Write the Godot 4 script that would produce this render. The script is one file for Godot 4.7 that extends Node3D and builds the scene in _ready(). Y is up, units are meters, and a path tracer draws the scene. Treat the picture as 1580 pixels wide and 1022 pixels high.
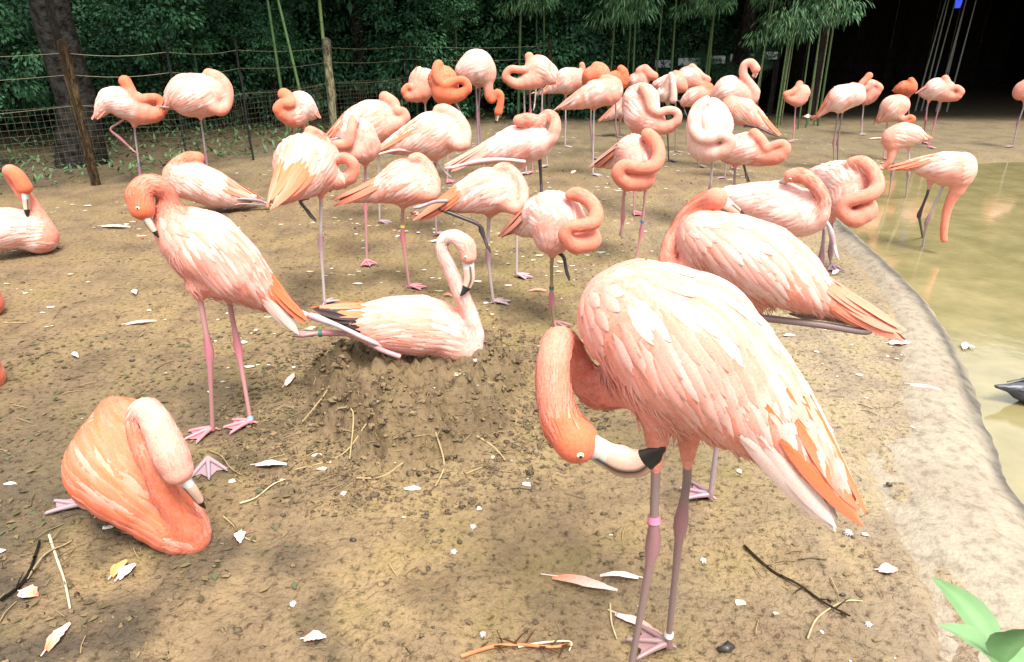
extends Node3D
# A flock of flamingos on the mud bank of a zoo pool, under trees. Metres, y up, camera looks along -z.

const UP := Vector3.UP
var M := {}
var rng := RandomNumberGenerator.new()
var names := {}
var noise_a := FastNoiseLite.new()
var noise_b := FastNoiseLite.new()
var noise_c := FastNoiseLite.new()
var shore := PackedVector2Array()
const NEST := Vector2(-0.36, -2.36)

# linear base colours
const PALE := Color(0.74, 0.355, 0.290)
const PINK := Color(0.70, 0.228, 0.160)
const ORANGE := Color(0.66, 0.150, 0.070)
const DUSTY := Color(0.36, 0.215, 0.15)
const WHITE := Color(0.80, 0.595, 0.555)
const FLAME := Color(0.70, 0.145, 0.045)
const SALMON := Color(0.73, 0.305, 0.232)
const PAL: Array[Color] = [PALE, PINK, ORANGE, DUSTY, WHITE, SALMON]
const LEG: Array[Color] = [Color(0.25, 0.175, 0.165), Color(0.36, 0.26, 0.29), Color(0.52, 0.26, 0.27), Color(0.30, 0.22, 0.12), Color(0.52, 0.44, 0.45), Color(0.06, 0.05, 0.055), Color(0.70, 0.46, 0.43)]
const KNEE: Array[Color] = [Color(0.31, 0.155, 0.165), Color(0.30, 0.15, 0.19), Color(0.58, 0.20, 0.25), Color(0.48, 0.17, 0.22), Color(0.40, 0.24, 0.28), Color(0.07, 0.05, 0.06), Color(0.62, 0.36, 0.36)]
const BAND: Array[Color] = [Color(0.8, 0.8, 0.8), Color(0.7, 0.62, 0.08), Color(0.6, 0.1, 0.1), Color(0.05, 0.16, 0.4), Color(0.02, 0.15, 0.09), Color(0.25, 0.45, 0.55), Color(0.72, 0.72, 0.68), Color(0.72, 0.22, 0.36)]
const BANDNAME: Array[String] = ["white", "yellow", "red", "blue", "dark green", "pale blue", "white", "pink"]


func _ready() -> void:
	# ---- camera, sky, sun, exposure
	var cam := Camera3D.new()
	cam.name = "camera"
	cam.position = Vector3(0, 1.3, 0)
	cam.rotation_degrees = Vector3(-23.4, 0, 0)
	cam.fov = 51.78
	cam.near = 0.05
	cam.far = 200.0
	add_child(cam)
	var env := Environment.new()
	env.background_mode = Environment.BG_SKY
	var sm := ProceduralSkyMaterial.new()
	sm.sky_top_color = Color(0.97, 0.985, 1.0)
	sm.sky_horizon_color = Color(0.60, 0.635, 0.65)
	sm.ground_horizon_color = Color(0.30, 0.30, 0.26)
	sm.ground_bottom_color = Color(0.2, 0.19, 0.16)
	sm.sky_curve = 0.35
	sm.sky_energy_multiplier = 0.92
	var sky := Sky.new()
	sky.sky_material = sm
	env.sky = sky
	env.tonemap_mode = Environment.TONE_MAPPER_LINEAR
	env.tonemap_exposure = 3.25
	env.sdfgi_enabled = true
	env.ssao_enabled = true
	env.ssil_enabled = true
	var we := WorldEnvironment.new()
	we.name = "world_environment"
	we.environment = env
	add_child(we)
	var sun := DirectionalLight3D.new()
	sun.name = "sun"
	sun.light_energy = 0.85
	sun.light_color = Color(1.0, 0.975, 0.94)
	sun.light_angular_distance = 24.0
	sun.shadow_enabled = true
	sun.rotation_degrees = Vector3(-62, 28, 0)
	add_child(sun)
	# ---- setting, then objects
	setup()
	make_materials()
	build_setting()
	build_background()
	build_flock()
	build_litter()


# ================================================================ helpers
class Buf:
	var v := PackedVector3Array()
	var n := PackedVector3Array()
	var c := PackedColorArray()
	var u := PackedVector2Array()
	var i := PackedInt32Array()
	func put(p: Vector3, col: Color, nn := Vector3.ZERO, uv := Vector2.ZERO) -> int:
		v.append(p); n.append(nn); c.append(col); u.append(uv)
		return v.size() - 1
	func tri(a: int, b: int, d: int) -> void:
		i.append(a); i.append(b); i.append(d)
	func quad(a: int, b: int, d: int, e: int) -> void:
		i.append(a); i.append(b); i.append(d)
		i.append(a); i.append(d); i.append(e)
	func smooth() -> void:          # normals from the faces (clockwise fronts)
		n.fill(Vector3.ZERO)
		for k in range(0, i.size(), 3):
			var a := i[k]
			var b := i[k + 1]
			var d := i[k + 2]
			var f := (v[d] - v[a]).cross(v[b] - v[a])
			n[a] += f; n[b] += f; n[d] += f
		for k in n.size():
			n[k] = n[k].normalized() if n[k].length_squared() > 1e-20 else Vector3.UP
	func onto(mesh: ArrayMesh, m: Material) -> void:
		if i.is_empty():
			return
		for k in range(0, i.size(), 3):      # every face turned the way its normals point
			var p := i[k]
			var q := i[k + 1]
			var r := i[k + 2]
			if (v[r] - v[p]).cross(v[q] - v[p]).dot(n[p] + n[q] + n[r]) < 0.0:
				i[k + 1] = r
				i[k + 2] = q
		var arr := []
		arr.resize(Mesh.ARRAY_MAX)
		arr[Mesh.ARRAY_VERTEX] = v
		arr[Mesh.ARRAY_NORMAL] = n
		arr[Mesh.ARRAY_COLOR] = c
		arr[Mesh.ARRAY_TEX_UV] = u
		arr[Mesh.ARRAY_INDEX] = i
		mesh.add_surface_from_arrays(Mesh.PRIMITIVE_TRIANGLES, arr)
		mesh.surface_set_material(mesh.get_surface_count() - 1, m)
	func mesh(m: Material) -> ArrayMesh:
		var a := ArrayMesh.new()
		onto(a, m)
		return a


func numbered(called: String) -> String:
	var k: int = names.get(called, 0)
	names[called] = k + 1
	return called if k == 0 else "%s_%03d" % [called, k]


func meta(o: Node, label := "", category := "", group := "", kind := "") -> void:
	if label: o.set_meta("label", label)
	if category: o.set_meta("category", category)
	if group: o.set_meta("group", group)
	if kind: o.set_meta("kind", kind)


func thing(called: String, label: String, category: String, at := Vector3.ZERO, group := "") -> Node3D:
	var o := Node3D.new()
	o.name = numbered(called)
	o.position = at
	add_child(o)
	meta(o, label, category, group)
	return o


func part(called: String, mesh: Mesh, parent: Node, kind := "") -> MeshInstance3D:
	var o := MeshInstance3D.new()
	o.name = called
	o.mesh = mesh
	parent.add_child(o, true)
	if kind: o.set_meta("kind", kind)
	return o


func struct(called: String, mesh: Mesh, kind := "structure") -> MeshInstance3D:
	var o := MeshInstance3D.new()
	o.name = numbered(called)
	o.mesh = mesh
	add_child(o)
	o.set_meta("kind", kind)
	return o


func rnd(a: float, b: float) -> float:
	return rng.randf_range(a, b)


func mixc(a: Color, b: Color, t: float) -> Color:
	return a.lerp(b, clampf(t, 0.0, 1.0))


func frame(d: Vector3) -> Array:
	var s := d.cross(UP)
	if s.length_squared() < 1e-4: s = d.cross(Vector3.RIGHT)
	s = s.normalized()
	return [s, s.cross(d).normalized()]


# a tube through points; flat = [lateral axis, scale] squashes it sideways
func tube(b: Buf, pts: PackedVector3Array, rad: PackedFloat32Array, cols: PackedColorArray, segs := 8, flat := Vector3.ZERO, squash := 1.0, caps := true) -> void:
	var first := b.v.size()
	var s := Vector3.ZERO
	var m := pts.size()
	var along := 0.0
	for k in m:
		var d := (pts[mini(k + 1, m - 1)] - pts[maxi(k - 1, 0)]).normalized()
		if flat != Vector3.ZERO:
			s = (flat - d * flat.dot(d)).normalized()
		elif s == Vector3.ZERO:
			s = frame(d)[0]
		else:
			s = (s - d * s.dot(d)).normalized()
		var t := s.cross(d)
		if k: along += pts[k].distance_to(pts[k - 1])
		for j in segs:
			var a := TAU * j / segs
			var o := s * cos(a) * squash + t * sin(a)
			b.put(pts[k] + o * rad[k], cols[k], (s * cos(a) / squash + t * sin(a)).normalized(), Vector2(float(j) / segs * 0.2, along))
	for k in m - 1:
		for j in segs:
			var j2 := (j + 1) % segs
			b.quad(first + k * segs + j, first + (k + 1) * segs + j, first + (k + 1) * segs + j2, first + k * segs + j2)
	if caps:
		for e in [0, m - 1]:
			var d2 := (pts[0] - pts[1]).normalized() if e == 0 else (pts[m - 1] - pts[m - 2]).normalized()
			var c := b.put(pts[e] + d2 * rad[e] * 0.4, cols[e], d2)
			for j in segs:
				var p: int = first + e * segs + j
				var q: int = first + e * segs + (j + 1) % segs
				if e == 0: b.tri(c, p, q)
				else: b.tri(c, q, p)


func catmull(p: PackedVector3Array, r: PackedFloat32Array, sub: int) -> Array:
	var op := PackedVector3Array()
	var orr := PackedFloat32Array()
	var m := p.size()
	for k in m - 1:
		var a := p[maxi(k - 1, 0)]
		var d := p[mini(k + 2, m - 1)]
		for s in sub:
			var t := float(s) / sub
			op.append(p[k].cubic_interpolate(p[k + 1], a, d, t))
			orr.append(lerpf(r[k], r[k + 1], t * t * (3.0 - 2.0 * t)))
	op.append(p[m - 1])
	orr.append(r[m - 1])
	return [op, orr]


# ================================================================ distance field and surface nets
var gv := PackedFloat32Array()
var go := Vector3.ZERO
var gc := 0.01
var gx := 0
var gy := 0
var gz := 0


func grid_for(boxes: AABB, cell: float) -> void:
	gc = cell
	go = boxes.position
	gx = int(boxes.size.x / cell) + 2
	gy = int(boxes.size.y / cell) + 2
	gz = int(boxes.size.z / cell) + 2
	gv = PackedFloat32Array()
	gv.resize(gx * gy * gz)
	gv.fill(9.0)


func add_chain(p: PackedVector3Array, r: PackedFloat32Array, k: float) -> void:
	var tmp := PackedFloat32Array()
	tmp.resize(gv.size())
	tmp.fill(9.0)
	var deep := -2.5 * gc - k
	for q in p.size() - 1:
		var ra := r[q]
		var dr := r[q + 1] - ra
		var pad := maxf(ra, r[q + 1]) + k + gc * 2.0
		var a := p[q] - go
		var b := p[q + 1] - go
		var lo := (a.min(b) - Vector3.ONE * pad) / gc
		var hi := (a.max(b) + Vector3.ONE * pad) / gc
		var x0 := maxi(0, int(lo.x))
		var x1 := mini(gx, int(hi.x) + 2)
		var y0 := maxi(0, int(lo.y))
		var y1 := mini(gy, int(hi.y) + 2)
		var z0 := maxi(0, int(lo.z))
		var z1 := mini(gz, int(hi.z) + 2)
		var e := b - a
		var inv := 1.0 / maxf(e.length_squared(), 1e-9)
		for z in range(z0, z1):
			var wz := z * gc - a.z
			for y in range(y0, y1):
				var wy := y * gc - a.y
				var w := Vector3(0, wy, wz)
				var row := (z * gy + y) * gx
				for x in range(x0, x1):
					if tmp[row + x] > deep:
						w.x = x * gc - a.x
						var h := clampf(w.dot(e) * inv, 0.0, 1.0)
						var d := w.distance_to(e * h) - ra - dr * h
						if d < tmp[row + x]:
							tmp[row + x] = d
	for i in gv.size():
		var t := tmp[i]
		if t < 8.0:
			var g := gv[i]
			if g > 8.0: gv[i] = t
			else:
				var h2 := maxf(k - absf(g - t), 0.0) / k
				gv[i] = minf(g, t) - h2 * h2 * k * 0.25


func field(p: Vector3) -> float:
	var q := (p - go) / gc
	var x := clampi(int(q.x), 0, gx - 2)
	var y := clampi(int(q.y), 0, gy - 2)
	var z := clampi(int(q.z), 0, gz - 2)
	var fx := clampf(q.x - x, 0.0, 1.0)
	var fy := clampf(q.y - y, 0.0, 1.0)
	var fz := clampf(q.z - z, 0.0, 1.0)
	var i := (z * gy + y) * gx + x
	var s := gx * gy
	var a := lerpf(lerpf(gv[i], gv[i + 1], fx), lerpf(gv[i + gx], gv[i + gx + 1], fx), fy)
	var b := lerpf(lerpf(gv[i + s], gv[i + s + 1], fx), lerpf(gv[i + s + gx], gv[i + s + gx + 1], fx), fy)
	return minf(lerpf(a, b, fz), 0.3)


func grad(p: Vector3) -> Vector3:
	var e := gc
	var g := Vector3(field(p + Vector3(e, 0, 0)) - field(p - Vector3(e, 0, 0)), field(p + Vector3(0, e, 0)) - field(p - Vector3(0, e, 0)), field(p + Vector3(0, 0, e)) - field(p - Vector3(0, 0, e)))
	return g.normalized() if g.length_squared() > 1e-12 else UP


func nets() -> Buf:
	var b := Buf.new()
	var id := PackedInt32Array()
	id.resize(gv.size())
	id.fill(-1)
	var cells := PackedInt32Array()
	var s := gx * gy
	var off := PackedInt32Array([0, 1, gx, gx + 1, s, s + 1, s + gx, s + gx + 1])
	var ea := PackedInt32Array([0, 2, 4, 6, 0, 1, 4, 5, 0, 1, 2, 3])
	var eb := PackedInt32Array([1, 3, 5, 7, 2, 3, 6, 7, 4, 5, 6, 7])
	var near := gc * 2.0
	for z in gz - 1:
		for y in gy - 1:
			var row := (z * gy + y) * gx
			for x in gx - 1:
				var i := row + x
				if absf(gv[i]) > near: continue
				var mask := 0
				for k in 8:
					if gv[i + off[k]] < 0.0: mask |= 1 << k
				if mask == 0 or mask == 255: continue
				var sum := Vector3.ZERO
				var cnt := 0
				for k in 12:
					var va := gv[i + off[ea[k]]]
					var vb := gv[i + off[eb[k]]]
					if (va < 0.0) != (vb < 0.0):
						var t := va / (va - vb)
						var A := ea[k]
						var p := Vector3(A & 1, (A >> 1) & 1, A >> 2)
						if k < 4: p.x += t
						elif k < 8: p.y += t
						else: p.z += t
						sum += p
						cnt += 1
				id[i] = b.put(go + (Vector3(x, y, z) + sum / cnt) * gc, Color.WHITE)
				cells.append(i)
	for i in cells:
		var inside := gv[i] < 0.0
		# edges along x, y, z from this node
		if inside != (gv[i + 1] < 0.0): face(b, id, i, gx, s, inside)
		if inside != (gv[i + gx] < 0.0): face(b, id, i, s, 1, inside)
		if inside != (gv[i + s] < 0.0): face(b, id, i, 1, gx, inside)
	b.smooth()
	return b


func face(b: Buf, id: PackedInt32Array, i: int, u: int, w: int, out: bool) -> void:
	if i - u - w < 0: return
	var p := id[i - u - w]
	var q := id[i - w]
	var r := id[i]
	var t := id[i - u]
	if p < 0 or q < 0 or r < 0 or t < 0: return
	if out: b.quad(p, t, r, q)
	else: b.quad(p, q, r, t)


# ================================================================ flamingo
func vecs(a: Array, step: int) -> Array:       # [points, radii] from millimetres
	var p := PackedVector3Array()
	var r := PackedFloat32Array()
	for k in range(0, a.size(), step):
		p.append(Vector3(a[k], a[k + 1], a[k + 2]) * 0.001)
		r.append(a[k + 3] * 0.001 if step > 3 else 0.0)
	return [p, r]


# one vane: follows the body's surface where "hug" is true
func feather(b: Buf, root: Vector3, dir: Vector3, length: float, width: float, lift0: float, lift1: float, c0: Color, c1: Color, hug := true, up := UP, curl := 0.0) -> void:
	var prof := [0.30, 0.72, 0.95, 1.0, 0.92, 0.66, 0.10]
	var p := root
	var d := dir.normalized()
	var nn := grad(p) if hug else up
	var first := b.v.size()
	var step := length / 6.0
	var jag := rnd(-0.12, 0.12)
	for k in 7:
		var t := k / 6.0
		if hug:
			nn = grad(p)
			p -= nn * (field(p) - lerpf(lift0, lift1, t))
		if hug: d = (d - nn * d.dot(nn)).normalized()
		else: nn = (nn - d * nn.dot(d)).normalized()
		var s := nn.cross(d).normalized()
		var w: float = width * 0.5 * prof[k]
		var col := c0.lerp(c1, t)
		var rim := mixc(col, WHITE, 0.10)
		b.put(p - s * w - nn * width * 0.10, rim, (nn - s * 0.35).normalized())
		b.put(p + nn * width * 0.045 + s * w * jag, col, nn)
		b.put(p + s * w - nn * width * 0.10, rim, (nn + s * 0.35).normalized())
		if k:
			var q := first + k * 3
			b.quad(q - 3, q, q + 1, q - 2)
			b.quad(q - 2, q + 1, q + 2, q - 1)
		p += d * step
		if not hug: d = (d - UP * curl * 0.12).normalized()


func web_foot(b: Buf, at: Vector3, yaw: float, size: float, col: Color) -> void:
	var top := b.put(at + Vector3(0, 0.016, 0) * size / 0.09, col, UP)
	var ring := PackedInt32Array()
	var spread := [-0.62, -0.34, 0.0, 0.34, 0.62]
	var reach := [0.92, 0.74, 1.05, 0.74, 0.92]
	for k in 5:
		var a: float = yaw + spread[k]
		var d: Vector3 = Vector3(sin(a), 0, cos(a)) * size * reach[k]
		ring.append(b.put(at + d + Vector3(0, 0.003, 0), mixc(col, Color(0.3, 0.12, 0.14), 0.15), UP))
	for k in 4: b.tri(top, ring[k], ring[k + 1])
	var low := b.put(at + Vector3(0, -0.004, 0), col, -UP)
	for k in 4: b.tri(low, ring[k + 1], ring[k])
	for k in [0, 2, 4]:
		var a2: float = yaw + spread[k]
		var d2 := Vector3(sin(a2), 0, cos(a2))
		var e: Vector3 = at + d2 * size * reach[k]
		tube(b, PackedVector3Array([at + Vector3(0, 0.016, 0) * size / 0.09, at + d2 * size * 0.5 + Vector3(0, 0.012, 0), e + Vector3(0, 0.005, 0), e + d2 * size * 0.09]), PackedFloat32Array([0.009, 0.007, 0.0055, 0.002]), PackedColorArray([col, col, col, col.darkened(0.5)]), 6)
	var back := Vector3(sin(yaw + PI), 0, cos(yaw + PI))
	tube(b, PackedVector3Array([at + Vector3(0, 0.014, 0), at + back * size * 0.22 + Vector3(0, 0.004, 0)]), PackedFloat32Array([0.007, 0.003]), PackedColorArray([col, col]), 6)


# T trunk, N neck and head, B bill: x y z radius in millimetres round the foot point. L legs: [kind, colour, band, x y z ...]
func flamingo(label: String, at: Vector3, T: Array, N: Array, B: Array, L: Array, o := {}) -> Node3D:
	var bird := thing("flamingo", label, "flamingo", at, "flamingos of the flock")
	var dist := Vector2(at.x, at.z).length()
	rng.seed = hash(label)
	var t: Array = vecs(T, 4)
	var n: Array = vecs(N, 4)
	var tp: PackedVector3Array = t[0]
	var tr: PackedFloat32Array = t[1]
	var np: PackedVector3Array = n[0]
	var nr: PackedFloat32Array = n[1]
	var level: int = o.get("fl", 0)
	var cell := clampf(dist * 0.0030, 0.0075, 0.0115)
	if level == 3: cell = clampf(dist * 0.0042, 0.0065, 0.0085)
	var box := AABB(tp[0], Vector3.ZERO)
	for k in tp.size(): box = box.merge(AABB(tp[k] - Vector3.ONE * tr[k], Vector3.ONE * tr[k] * 2.0))
	for k in np.size(): box = box.merge(AABB(np[k] - Vector3.ONE * nr[k], Vector3.ONE * nr[k] * 2.0))
	grid_for(box.grow(0.03), cell)
	var ts: Array = catmull(tp, tr, 2)
	add_chain(ts[0], ts[1], 0.02)
	var base: Array = catmull(np.slice(0, 3), nr.slice(0, 3), 3)
	add_chain(base[0], base[1], 0.035)
	if np.size() > 3:
		var rest: Array = catmull(np, nr, 4)
		add_chain((rest[0] as PackedVector3Array).slice(8), (rest[1] as PackedFloat32Array).slice(8), 0.009)
	# thighs swell out of the belly
	for lg in L:
		if lg[0] == "S":
			var lp: Array = vecs(lg.slice(3), 3)
			var q: PackedVector3Array = lp[0]
			var e := q[0].lerp(q[1], 0.75 if lg[0] == "S" else 0.4)
			add_chain(PackedVector3Array([q[0] + (q[0] - e) * 0.4, q[0], e]), PackedFloat32Array([0.038, 0.026, 0.009]), 0.03)
	var b := nets()
	# colours
	var pal: Color = PAL[o.get("pal", 0)]
	pal = mixc(pal, [PINK, WHITE][rng.randi() % 2], rnd(0.0, 0.30) if o.get("pal", 0) != 2 else 0.0)
	var npal: Color = PAL[o.get("npal", 1)]
	npal = mixc(npal, [FLAME, PALE][rng.randi() % 2], rnd(0.0, 0.22))
	var hpal: Color = PAL[o.npal_head] if o.has("npal_head") else mixc(npal, FLAME, 0.18)
	var tailc: Color = [PALE, mixc(PINK, FLAME, 0.3), FLAME, DUSTY][o.get("tail", 2)]
	var cp := PackedVector3Array()
	var cr := PackedFloat32Array()
	var cc := PackedColorArray()
	for k in tp.size():
		var q2 := float(k) / (tp.size() - 1)
		cp.append(tp[k]); cr.append(tr[k])
		cc.append(mixc(pal, tailc, (q2 - 0.55) * 1.7) if q2 > 0.55 else mixc(pal, npal, 0.3 if k == 0 else 0.0))
	for k in np.size():
		cp.append(np[k]); cr.append(nr[k])
		cc.append(hpal if k >= int(o.get("headfrom", np.size() - 2)) else mixc(pal, npal, 0.35 + 0.3 * k))
	var axis := (tp[tp.size() - 1] - tp[0]).normalized()
	var fr := frame(axis)
	var accent: Color = [mixc(PINK, FLAME, 0.5), WHITE, mixc(PINK, FLAME, 0.9), WHITE, PINK, mixc(PINK, FLAME, 0.25)][o.get("pal", 0)]
	for k in b.v.size():
		var p := b.v[k]
		var sum := Color(0, 0, 0)
		var ws := 0.0
		var body := 0.0
		for j in cp.size():
			var dd := p.distance_squared_to(cp[j]) / (cr[j] * cr[j] + 1e-6)
			var w := 1.0 / (dd * dd * dd + 0.02)
			sum += cc[j] * w
			ws += w
			if j < tp.size(): body += w
		var col := sum / ws
		var s := noise_a.get_noise_3d(p.dot(axis) * 22.0, p.dot(fr[0]) * 95.0, p.dot(fr[1]) * 95.0 + at.x * 50.0)
		var g := noise_b.get_noise_3d(p.x * 320.0, p.y * 320.0, p.z * 320.0)
		body /= ws
		col = mixc(col, accent, (0.15 + s * 0.9) * body)
		col = mixc(col, WHITE, -s * 0.6 * body)
		col = mixc(col, FLAME, noise_b.get_noise_3d(p.x * 26.0, p.y * 26.0, p.z * 26.0) * 0.45 * (1.0 - body))
		col *= 1.0 + g * 0.10
		col.a = 1.0
		b.c[k] = col
	var mesh := ArrayMesh.new()
	b.onto(mesh, M.plumage)
	# bill and legs join the same body
	var k2 := Buf.new()
	if B.size() >= 12: bill(k2, B)
	var bands := []
	for lg in L: leg(k2, lg, bands, tp)
	for f in range(0, o.get("feet", []).size(), 4):
		var fp: Array = o.feet
		web_foot(k2, Vector3(fp[f], fp[f + 1] + 6, fp[f + 2]) * 0.001, fp[f + 3] * 0.001, 0.095, LEG[1])
	k2.onto(mesh, M.skin)
	part("body", mesh, bird)
	for bd in bands:
		var bb := Buf.new()
		var d: Vector3 = bd[1]
		var c: Color = BAND[bd[2]]
		tube(bb, PackedVector3Array([bd[0] - d * 0.007, bd[0] - d * 0.006, bd[0] + d * 0.006, bd[0] + d * 0.007]), PackedFloat32Array([bd[3], bd[3] + 0.002, bd[3] + 0.002, bd[3]]), PackedColorArray([c, c, c, c]), 10)
		var pb := part("leg_band", bb.mesh(M.band), bird)
		pb.set_meta("label", BANDNAME[bd[2]] + " ring on the leg")
	if o.has("eye"):
		var e2: Array = o.eye
		eye(bird, Vector3(e2[0], e2[1], e2[2]) * 0.001, np[np.size() - 1], 0.007 if dist < 1.6 else 0.006)
	plumage(bird, tp, tr, np, nr, pal, accent, tailc, level, o)
	return bird


func eye(bird: Node3D, at: Vector3, head: Vector3, r: float) -> void:
	for k in 4: at -= grad(at) * (field(at) + r * 0.35)
	var out := grad(at)
	var look := Buf.new()
	var ring := 10
	var f := frame(out)
	for a in 5:
		var th := a / 4.0 * PI * 0.5
		for j in ring:
			var ph := TAU * j / ring
			var d: Vector3 = out * cos(th) + (f[0] * cos(ph) + f[1] * sin(ph)) * sin(th)
			look.put(at + d * r, Color(0.008, 0.008, 0.008) if a < 2 else Color(0.75, 0.7, 0.5), d)
	for a in 4:
		for j in ring: look.quad(a * ring + j, a * ring + (j + 1) % ring, (a + 1) * ring + (j + 1) % ring, (a + 1) * ring + j)
	part("eye", look.mesh(M.eye), bird)


func bill(b: Buf, B: Array) -> void:
	var q: Array = vecs(B, 4)
	var sm: Array = catmull(q[0], q[1], 5)
	var p: PackedVector3Array = sm[0]
	var r: PackedFloat32Array = sm[1]
	var a := p[0]
	var side := (p[p.size() / 2] - a).cross(p[p.size() - 1] - a)
	side = side.normalized() if side.length_squared() > 1e-9 else Vector3(0, 0, 1)
	var first := b.v.size()
	var cols := PackedColorArray()
	for k in p.size():
		var t := float(k) / (p.size() - 1)
		cols.append(Color(0.62, 0.60, 0.56) if t < 0.2 else (Color(0.72, 0.46, 0.36) if t < 0.60 else Color(0.012, 0.012, 0.014)))
	# sharp colour borders: double the rings where they change
	var pp := PackedVector3Array()
	var rr := PackedFloat32Array()
	var c2 := PackedColorArray()
	for k in p.size():
		if k and cols[k] != cols[k - 1]:
			pp.append(p[k] - (p[k] - p[k - 1]) * 0.08); rr.append(r[k]); c2.append(cols[k - 1])
		pp.append(p[k]); rr.append(r[k]); c2.append(cols[k])
	tube(b, pp, rr, c2, 16, side, 0.62)
	# the mouth is a dark seam between the mandibles
	var bow := (p[p.size() / 2] - (a + p[p.size() - 1]) * 0.5)
	for k in pp.size():
		if k < 4: continue
		var dd := (pp[mini(k + 1, pp.size() - 1)] - pp[maxi(k - 1, 0)]).normalized()
		var tt := ((side - dd * side.dot(dd)).normalized()).cross(dd)
		for j in ([1, 7] if tt.dot(bow) > 0.0 else [15, 9]):
			b.c[first + k * 16 + j] = Color(0.02, 0.018, 0.018)
			b.v[first + k * 16 + j] -= (b.v[first + k * 16 + j] - pp[k]) * 0.10


func leg(b: Buf, lg: Array, bands: Array, tp: PackedVector3Array) -> void:
	var q: Array = vecs(lg.slice(3), 3)
	var p: PackedVector3Array = q[0]
	var c: Color = LEG[lg[1]]
	var kc: Color = KNEE[lg[1]]
	var pts := PackedVector3Array()
	var rad := PackedFloat32Array()
	var cols := PackedColorArray()
	if lg[0] == "S":
		var m := p.size()
		var joint := p[m - 2]
		var foot := p[m - 1]
		var shin := (foot - joint).normalized()
		var thigh := (p[m - 3] - joint).normalized()
		for k in m - 3:
			pts.append(p[k]); rad.append(0.010); cols.append(mixc(c, PALE, 0.3))
		pts.append(p[m - 3]); rad.append(0.0088); cols.append(c)
		pts.append(joint + thigh * 0.075); rad.append(0.0085); cols.append(c)
		pts.append(joint + thigh * 0.04); rad.append(0.0108); cols.append(kc)
		pts.append(joint + thigh * 0.012); rad.append(0.0150); cols.append(kc)
		pts.append(joint + shin * 0.014); rad.append(0.0145); cols.append(kc)
		pts.append(joint + shin * 0.045); rad.append(0.0092); cols.append(mixc(c, kc, 0.5))
		pts.append(joint.lerp(foot, 0.45)); rad.append(0.0072); cols.append(c)
		pts.append(foot - shin * 0.035); rad.append(0.0072); cols.append(c)
		pts.append(foot + Vector3(0, 0.014, 0)); rad.append(0.012); cols.append(kc)
		tube(b, pts, rad, cols, 9)
		var face_to := Vector2(tp[0].x - tp[tp.size() - 1].x, tp[0].z - tp[tp.size() - 1].z)
		web_foot(b, foot + Vector3(0, 0.006, 0), atan2(face_to.x, face_to.y) + rnd(-0.3, 0.3), 0.085, mixc(c, kc, 0.5))
		if lg[2] == 6: bands.append([foot - shin * 0.05, shin, 6, 0.0085])
		elif lg[2] == 5: bands.append([foot - shin * 0.03, shin, 5, 0.0095])
		elif lg[2] >= 0: bands.append([joint + thigh * 0.06, thigh, lg[2], 0.0105])
	else:
		var m := p.size()
		for k in m:
			var t := float(k) / maxi(m - 1, 1)
			pts.append(p[k])
			rad.append(lerpf(0.0105, 0.0075, t) + (0.006 if k == m - 2 and m > 3 else 0.0))
			cols.append(mixc(c, kc, 0.7) if k == m - 2 and m > 3 else c)
		if m > 2:
			var sm: Array = catmull(pts, rad, 3)
			var cs := PackedColorArray()
			for k in sm[0].size(): cs.append(cols[mini(k / 3, m - 1)])
			tube(b, sm[0], sm[1], cs, 8)
		else: tube(b, pts, rad, cols, 8)
		# closed toes at the end of a lifted leg
		var d := (p[m - 1] - p[m - 2]).normalized()
		var f := frame(d)
		for k in 3:
			var sp: Vector3 = f[0] * (k - 1) * 0.014
			tube(b, PackedVector3Array([p[m - 1], p[m - 1] + d * 0.035 + sp, p[m - 1] + d * 0.07 + sp * 1.6 + f[1] * 0.006]), PackedFloat32Array([0.009, 0.0075, 0.003]), PackedColorArray([c, c, c.darkened(0.4)]), 6)
		if lg[2] >= 0: bands.append([p[m - 1] - d * 0.03, d, lg[2], 0.012])


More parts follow.
